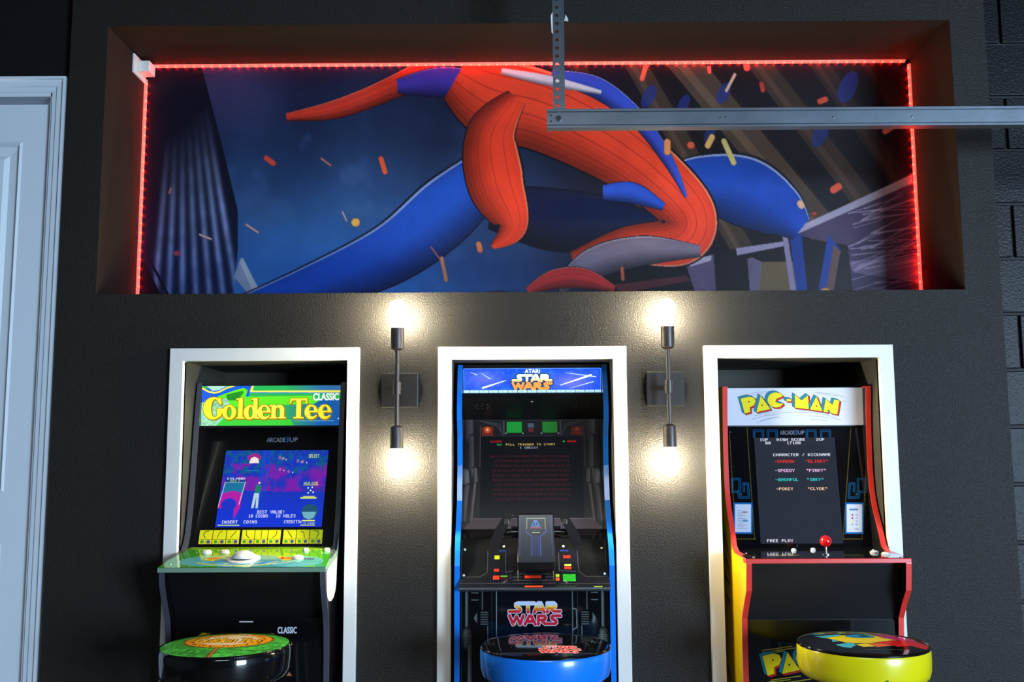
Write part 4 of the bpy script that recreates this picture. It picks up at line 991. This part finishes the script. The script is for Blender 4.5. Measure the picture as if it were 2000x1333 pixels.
    ln = (92, 90, 92)
    A.put(A.rect(225, 555, 1335, 648), (26, 26, 32)); A.put(A.poly([(440, 300), (610, 290), (620, 600), (440, 600)]), (22, 24, 32)); A.put(A.poly([(960, 300), (1110, 290), (1130, 600), (930, 600)]), (22, 24, 32))
    for pts in ([(225, 545), (375, 545), (430, 505), (430, 310)], [(1335, 545), (1160, 545), (1110, 500), (1105, 310)], [(225, 640), (1335, 640)], [(225, 600), (600, 600)], [(960, 606), (1335, 606)], [(640, 520), (900, 520)], [(620, 545), (690, 545)], [(860, 545), (930, 545)], [(620, 575), (930, 575)], [(620, 600), (930, 600)], [(564, 330), (564, 505), (620, 490)], [(965, 330), (965, 490), (1090, 500)], [(234, 215), (234, 540)], [(1318, 215), (1318, 540)]):
        A.put(A.line(pts, 3.5), ln, .85)
    def rc(x0, y0, x1, y1, c): A.put(A.rect(x0-4, y0-4, x1+4, y1+4), (6, 6, 8)); A.put(A.rect(x0, y0, x1, y1), c)
    RD, YG, GR = (214, 58, 34), (176, 196, 40), (50, 180, 50)
    rc(480, 352, 520, 388, YG); rc(478, 474, 516, 498, RD); rc(472, 532, 520, 568, RD); rc(528, 532, 580, 544, (90, 160, 60)); rc(528, 548, 580, 570, (60, 20, 24))
    rc(998, 352, 1054, 380, (190, 50, 34)); rc(1004, 432, 1056, 450, (196, 190, 80)); rc(1004, 456, 1056, 478, RD); rc(706, 532, 832, 558, (226, 60, 34)); rc(706, 622, 840, 638, (232, 84, 44)); rc(936, 522, 964, 546, YG); rc(936, 552, 964, 580, (220, 90, 50)); rc(990, 522, 1084, 584, GR)
    for k in range(3): M = A.ell(1037, 553, 14+13*k, 9+9*k); M &= ~A.ell(1037, 553, 11+13*k, 6.5+9*k); A.put(M, (14, 90, 24))
    A.put(A.rect(516, 304, 570, 318), (30, 50, 110)); A.put(A.rect(974, 304, 1040, 318), (30, 50, 110)); A.put(A.rect(1215, 628, 1275, 636), (150, 180, 60))
    A.put(A.pix('CONTROLLER', 940, 622, 15, 12), (70, 110, 60), .7)
    dt, db = (.035, 1.0115), (-.086, .876)
    art_mesh('control_deck', A, (a, *dt), (b, *dt), (a, *db), art_mat('deck_print_cockpit', .10, coat=1.0), root)
    q = MB(); q.prism([(dt[0]+.001, dt[1]-.001), (db[0]+.001, db[1]-.001), (db[0]+.0, db[1]-.008), (.12, .876), (.12, 1.03)], a, b); q.build('deck_box', BLACKM, root)
    q = MB(); q.box(a, db[0]-.002, db[1]-.003, b, db[0]+.003, db[1]+.001); q.build('deck_lip', STEEL, root)
    sl = math.atan2(dt[1]-db[1], dt[0]-db[0])
    for (x, t) in ((a+.012, .22), (b-.016, .2), (a+.012, .74), (b-.014, .72), (-.044, .16), (.1405, .16)):
        y = dt[0]+(db[0]-dt[0])*t; z = dt[1]+(db[1]-dt[1])*t; button('screw', x, y, z, .004, .003, PLAST, root, sl)
    # yoke
    yk = empty('flight_yoke'); yk.parent = root
    Yc = Art(0, 0, 270, 400, 240, (14, 17, 30)); X, Y = Yc.grid()
    Yc.put(Yc.rect(60, 26, 212, 125), (30, 34, 46)); M = Yc.rect(64, 30, 208, 118); Yc.put(M, (18, 20, 30)); Yc.put(Yc.line([(64, 118), (64, 30), (208, 30), (208, 118)], 5), (170, 165, 120))
    c = (60, 140, 215)   # three-pronged emblem
    Yc.put(Yc.rect(129, 46, 137, 84), c); Yc.put(Yc.line([(123, 46), (121, 64), (106, 82)], 7), c); Yc.put(Yc.line([(143, 46), (145, 64), (160, 82)], 7), c)
    Yc.put(Yc.text('ATARI', 100, 88, 166, 102, fat=1), c); Yc.put(Yc.rect(90, 106, 180, 114), (196, 60, 60)); Yc.put(Yc.rect(104, 146, 166, 154), (190, 200, 120))
    for k, cc in enumerate(((60, 90, 170), (30, 44, 90))):
        Yc.put(Yc.line([(60-k*10, 120), (60-k*10, 145), (104-k*8, 180), (104-k*8, 345)], 5), cc); Yc.put(Yc.line([(212+k*10, 120), (212+k*10, 145), (168+k*8, 180), (168+k*8, 345)], 5), cc)
    for k in range(4): Yc.put(Yc.line([(118+k*12, 180), (118+k*12, 345)], 4), (38, 60, 130))
    for x in (14, 256): Yc.put(Yc.line([(x, 8), (x, 345)], 6), (50, 62, 110))
    xc0, xc1 = -.001, .1085; zt2, zb2 = 1.094, .957; yt2, yb2 = -.095, -.125
    art_mesh('yoke_face', Yc, (xc0+.004, yt2, zt2), (xc1-.004, yt2, zt2), (xc0, yb2, zb2), art_mat('yoke_print', .2, coat=.6), yk, BR=(xc1, yb2, zb2))
    q = MB(); q.prism([(yt2+.001, zt2), (yb2+.001, zb2), (yb2+.006, .932), (-.075, .925), (.0, .965), (-.045, zt2+.001), (-.085, zt2+.004)], xc0, xc1); bev(q.build('yoke_body', BLACKG, yk), .004)
    q = MB(); q.tube((-.055, -.075, 1.040), (.1625, -.075, 1.040), .0115, seg=20); q.tube((-.02, -.075, 1.040), (.128, -.075, 1.040), .019, seg=24); q.build('yoke_shaft', BLACKG, yk, True)
    for s in (0, 1):
        mx_ = (lambda x: x) if s == 0 else (lambda x: .1075-x)
        q = MB(); P = [(-.036, 1.094), (-.022, 1.090), (-.048, 1.038), (-.062, 1.002), (-.080, 1.014), (-.062, 1.052)]
        vs = [(mx_(x), -.105+(1.09-z)*-.15, z) for x, z in P]+[(mx_(x), -.068+(1.09-z)*-.15, z) for x, z in P]; k = 6
        q.add(vs, [list(range(k)), list(range(k, 2*k))[::-1]]+[(i, (i+1) % k, k+(i+1) % k, k+i) for i in range(k)])
        bev(q.build('grip', mat('charcoal_gloss', rgb(34, 31, 32), .2, coat=.4), yk), .005, 3)
        q = MB(); q.box(min(mx_(-.040), mx_(-.026)), -.112, 1.066, max(mx_(-.040), mx_(-.026)), -.100, 1.082); bev(q.build('trigger', BRONZE, yk), .002)
    # lower front
    L = Art(215, 655, 1335, 1560, 400, (10, 11, 14)); X, Y = L.grid(); n = vnoise(L, 120, 51)
    GG = (96, 100, 100)
    def pp(pts, w_, c=GG):
        L.put(L.line(pts, w_+6), (4, 5, 7))
        for k in range(4): f = k/3; L.put(L.line([(x-w_*.15*f, y) for x, y in pts], w_*(1-f*.75)), [v*(.45+.6*f) for v in c])
    for s in (0, 1):
        mx_ = (lambda x: x) if s == 0 else (lambda x: 1550-x)
        pp([(mx_(268), 655), (mx_(268), 1000)], 26); pp([(mx_(268), 960), (mx_(270), 1060)], 64, (80, 84, 80)); pp([(mx_(290), 1060), (mx_(290), 1560)], 34); pp([(mx_(385), 655), (mx_(385), 800)], 10); pp([(mx_(425), 920), (mx_(425), 1050)], 10, (100, 104, 104))
        for k in range(6): pp([(mx_(375), 820+k*17), (mx_(425), 820+k*17)], 12, (84, 88, 88))
        for k in range(5): L.put(L.line([(mx_(232), 985+k*14), (mx_(308), 985+k*14)], 3), (110, 114, 112), .7)
        L.put(L.line([(mx_(305), 678), (mx_(352), 678)], 8), GG); L.put(L.line([(mx_(305), 730), (mx_(352), 730)], 8), GG); L.put(L.poly([(mx_(320), 860), (mx_(345), 820), (mx_(345), 900)]), (90, 94, 94))
        L.put(L.line([(mx_(230), 655), (mx_(230), 1560)], 4), (70, 72, 74), .7)
        L.put(L.line([(mx_(455), 670), (mx_(455), 1000)], 3), (50, 54, 60))
    L.put(L.rect(489, 655, 1056, 1010), (10, 13, 20)); L.put(L.line([(489, 660), (489, 1010)], 5), (140, 146, 150)); L.put(L.line([(1056, 660), (1056, 1010)], 5), (120, 126, 130))
    L.put(L.line([(1060, 792), (1085, 800), (1088, 930), (1062, 945)], 8), (110, 114, 118))
    Wm = star_wars_masks(L, 580, 745, 970, 915); L.put(L.dil(Wm, 4.5), (225, 215, 230)); L.put(Wm, (196, 34, 54)); X, Y = L.grid()
    L.blend(Wm*(Y < 775), (190, 210, 235)); L.blend(Wm*((Y >= 768) & (Y < 800))*np.clip((Y-764)/14, 0, 1), (240, 200, 50)); L.blend(Wm*((Y >= 786) & (Y < 808)), (226, 110, 40))
    art_mesh('front_decal', L, (a, -.0515, .868), (b, -.0515, .868), (a, -.0515, .50), art_mat('cockpit_front_print', .1, spec=.3), root)
    q = MB(); q.prism([(-.050, .872), (0, .872), (0, 0), (-.050, 0)], a, b); q.build('lower_front_panel', BLACKM, root)
    box_obj('back_panel', a, .40, 0, b, .414, 1.55, BLACKM, root, 0)
    place(root, .0495)

def cab_yellow():
    root = empty('arcade_cabinet'); tag(root, 'yellow-sided arcade cabinet with red edges and white marquee in the right opening', 'arcade cabinet')
    BZ = -.0275; X0, X1 = .672, 1.157; th = .016; a, b = X0+th, X1-th
    prof = smooth_prof([(.118, 1.492), (.130, 1.40), (.137, 1.28), (.134, 1.18), (.116, 1.11), (.080, 1.045), (.050, .985)], 4)+[(.018, .972), (-.140, .966), (-.141, .95), (-.130, .872), (-.095, .83), (-.062, .782), (-.056, .72), (-.056, BZ)]
    side_panels(root, X0, X1, prof, th, mat('black_side_inner', rgb(22, 20, 20), .4), REDM, YELM, BZ)
    mb = MB(); mb.prism([(.41, 1.488)]+[(y+.006, z) for y, z in prof[1:]]+[(.41, BZ)], a-.0004, a+.0004); mb.build('inner_side_liner', BLACKM, root)
    # marquee
    A = Art(232, 372, 1288, 678, 440, (212, 213, 222))
    for pts in ([(350, 432), (470, 410), (590, 400)], [(360, 440), (520, 418)], [(925, 410), (1060, 422), (1140, 448)], [(940, 420), (1100, 440)], [(430, 628), (560, 590), (660, 574), (800, 570), (960, 580), (1100, 625)], [(470, 652), (560, 625), (650, 610)], [(870, 600), (990, 612), (1120, 636)], [(445, 600), (560, 575), (660, 560)], [(535, 600), (650, 588)], [(880, 628), (1010, 638)], [(500, 640), (640, 600)], [(880, 560), (1000, 580)]):
        A.put(A.line(pts, 2.2), (90, 90, 100), .85)
    paint_maze_word(A, 350, 405, .965)
    A.put(A.pix('TM', 1138, 480, 10, 8), (90, 90, 110), .8)
    A.a[:] = np.minimum(A.a, 1)
    art_mesh('marquee', A, (a, .154, 1.489), (b, .154, 1.489), (a, .158, 1.366), art_mat('white_marquee_print', .5, spec=.15), root)
    box_obj('marquee_housing', a, .160, 1.362, b, .40, 1.491, BLACKM, root, 0)
    # bezel
    zt, zb, yt, yb_ = 1.364, .966, .175, .126
    def yb(z): return yb_+(z-zb)*(yt-yb_)/(zt-zb)
    A = Art(1405, 825, 1720, 1085, 500, (12, 12, 14))
    arcade_tag(A, 1524, 842, 1571, 850, (110, 112, 128))
    MZ = (20, 84, 130)
    def maze(pts, w_=4.2): A.put(A.line(pts, w_), MZ); A.put(A.line(pts, w_-2.6), (10, 14, 22))
    for x in (1473, 1500, 1576, 1604): maze([(x, 855), (x, 842), (x+17, 842), (x+17, 855)])
    for s in (0, 1):
        mx_ = (lambda x: x) if s == 0 else (lambda x: 3121-x)
        maze([(mx_(1430), 938), (mx_(1445), 938), (mx_(1445), 963), (mx_(1430), 963), (mx_(1430), 938)]); maze([(mx_(1452), 947), (mx_(1461), 947), (mx_(1463), 974), (mx_(1444), 974), (mx_(1442), 962)]); maze([(mx_(1452), 947), (mx_(1453), 962)])
        for (p, q_) in (((1459, 836), (1474, 1054)), ((1425, 850), (1437, 1054)), ((1437, 1054), (1475, 1054))):
            L_ = math.hypot(q_[0]-p[0], q_[1]-p[1]); k = int(L_/2.6)
            for i in range(k+1): t = i/k; A.put(A.ell(mx_(p[0]+(q_[0]-p[0])*t), p[1]+(q_[1]-p[1])*t, .75, .75), (168, 150, 50), .8)
        for (x, y) in ((1426, 845), (1448, 968), (1420, 873)): A.put(A.ell(mx_(x), y, 1.6, 1.6), (90, 90, 96))
        x0, x1 = sorted((mx_(1436 if s == 0 else 1437), mx_(1467)))
        A.put(A.rect(x0-3, 984, x1+3, 1044), (22, 96, 160)); A.put(A.rect(x0, 987, x1, 1041), (196, 200, 214))
        if s == 0:
            for k in range(12): A.put(A.rect(x0+4, 999+k*3.1, x0+12+(k*7 % 13), 1000+k*3.1), (120, 124, 140), .8)
            A.put(A.rect(x0+14, 1001, x0+24, 1004), (150, 90, 110), .8); A.put(A.rect(x0+15, 1017, x0+25, 1021), (60, 130, 170), .8)
        else:
            A.put(A.rect(x0+5, 996, x0+22, 999), (40, 90, 150), .8)
            for k in range(4): A.put(A.ell(x0+11, 1008+k*6, 1.8, 1.8), ((150, 30, 50), (130, 40, 40), (220, 200, 60), (150, 150, 160))[k]); A.put(A.rect(x0+17, 1007+k*6, x0+21, 1009+k*6), (130, 130, 140), .8)
            A.put(A.rect(x0+15, 1034, x0+23, 1036), (120, 120, 130), .8)
    art_mesh('screen_bezel', A, (a, yb(zt), zt), (b, yb(zt), zt), (a, yb(zb), zb), art_mat('bezel_maze_print', .06, spec=.15), root, crop=[(1415.9, 833.3), (1683.2, 832), (1704.9, 1073.7), (1429.5, 1074.9)])
    q = MB(); q.prism([(yb(zt)+.001, zt), (.40, zt), (.40, zb-.03), (yb(zb)+.001, zb-.03)], a, b); q.build('screen_housing', BLACKM, root)
    # screen
    S = Art(0, 0, 224, 288, 336, (38, 42, 54)); Wt = (222, 224, 236)
    def tx(s_, x, y, c): S.put(S.pix(s_, x, y, 8, 7.6, gap=1.3), c)
    tx('1UP', 16, 2, Wt); tx('HIGH SCORE', 63, 2, Wt); tx('2UP', 172, 2, Wt); tx('00', 31, 11, Wt); tx('17100', 90, 11, Wt); tx('CHARACTER / NICKNAME', 50, 44, Wt)
    for k, (n_, q_, c) in enumerate((('-SHADOW', '"BLINKY"', (235, 40, 36)), ('-SPEEDY', '"PINKY"', (245, 190, 235)), ('-BASHFUL', '"INKY"', (40, 214, 206)), ('-POKEY', '"CLYDE"', (250, 206, 160)))):
        y = 62+k*25; tx(n_, 52, y, c); tx(q_, 138, y, c)
    tx('FREE PLAY', 18, 276, Wt)
    zs0, zs1 = 1.3255, .985; e = .0016; x0_, x1_ = .7815, 1.0475
    art_mesh('screen', S, (x0_, yb(zs0)-e, zs0), (x1_, yb(zs0)-e, zs0), (x0_, yb(zs1)-e, zs1), art_mat('maze_screen_glow', .05, estr=1.2, diff=.1, spec=.2), root)
    # deck
    zf, zk, yf, yk = .9670, .9730, -.1400, .130
    D = Art(0, 0, 455, 300, 300, (16, 16, 18)); n = vnoise(D, 40, 61); D.a *= (.8+.5*n)[..., None]
    for k in range(7): D.put(D.line([(20, 30+k*40), (435, 30+k*40)], 1.2), (80, 80, 84), .6)
    D.put(D.ell(120, 220, 50, 18), (150, 130, 30)); D.put(D.line([(20, 280), (435, 280)], 3), (60, 60, 66))
    art_mesh('control_deck', D, (a, yk, zk), (b, yk, zk), (X0-.001, yf, zf+.0005), art_mat('deck_print_maze', .1, coat=.9), root, BR=(X1+.001, yf, zf+.0005))
    q = MB(); q.prism([(yf-.001, zf-.0005), (yf-.001, zf-.015), (-.10, zf-.015), (-.10, zf-.0005)], X0-.001, X1+.001); bev(q.build('deck_front_moulding', REDM, root), .002)
    q = MB(); q.prism([(-.10, zf-.001), (.13, zk-.001), (.13, zf-.02), (-.10, zf-.02)], a, b); q.build('deck_board', BLACKM, root)
    def dz(y): return zf+(y-yf)*(zk-zf)/(yk-yf)
    js = empty('joystick', (.934, -.055, dz(-.055))); js.parent = root
    q = MB(); q.tube((0, 0, 0), (0, 0, .030), .0035, seg=14); q.tube((0, 0, 0), (0, 0, .003), .013, seg=24); q.build('shaft', CHROME, js, True)
    q = MB(); q.lathe([(.0175*math.sin(t*PI/18), .040-.0175*math.cos(t*PI/18)) for t in range(19)], seg=32); q.build('ball_top', REDB, js, True)
    for (x, y, r) in ((.863, .04, .008), (.926, .05, .008), (1.092, -.02, .013), (1.112, -.06, .013)): button('button', x, y, dz(y), r, .007, PLAST, root)
    for (x, y) in ((.70, -.02), (.70, -.115), (1.135, -.115), (1.115, .05)): button('screw', x, y, dz(y), .0035, .003, CHROME, root)
    # lower front
    q = MB(); q.prism([(-.098, .952), (-.085, .952), (-.030, .775), (-.043, .775)], a, b); q.build('upper_kick_panel', BLACKM, root)
    q = MB(); q.prism([(-.042, .775), (-.0, .777), (-.0, BZ), (-.042, BZ)], a, b); q.build('lower_front_panel', BLACKM, root)
    Lp = Art(1457.5, 1212, 1751, 1406, 440, (13, 13, 15))
    for (p, q_) in (((1487, 1272), (1545, 1264)), ((1484, 1280), (1530, 1273)), ((1488, 1276), (1560, 1266)), ((1502, 1330), (1560, 1322)), ((1512, 1338), (1580, 1328)), ((1495, 1334), (1540, 1329))): Lp.put(Lp.line([p, q_], 1.4), (196, 180, 40))
    paint_maze_word(Lp, 1487, 1266, .305, (10, 10, 12))
    art_mesh('front_decal', Lp, (a, -.0435, .774), (b, -.0435, .774), (a, -.0435, .485), art_mat('maze_front_print', .08, spec=.4), root)
    # side lettering strokes, dark, on the yellow side
    x = X0-.0004
    for (y0, z0, y1, z1) in ((.16, 1.02, .10, .95), (.14, .94, .085, .89), (.16, .88, .09, .86), (.14, .82, .095, .80), (.17, .60, .10, .55)):
        dy, dz_ = (y1-y0), (z1-z0); l = math.hypot(dy, dz_); ny, nz = -dz_/l*.006, dy/l*.006
        sd = MB(); sd.add([(x, y0+ny, z0+nz), (x, y1+ny*.3, z1+nz*.3), (x, y1-ny*.3, z1-nz*.3), (x, y0-ny, z0-nz)], [(0, 1, 2, 3)])
        sd.build('side_graphic', BLACKM, root)
    box_obj('back_panel', a, .40, BZ, b, .414, 1.48, BLACKM, root, 0)
    place(root, .9145, (.8953, .0825, 0), .979, BZ)

build_setting()
cab_golf(); cab_blue(); cab_yellow()
build_stools()
build_sconces()
build_rail()
build_mural()
build_leds()
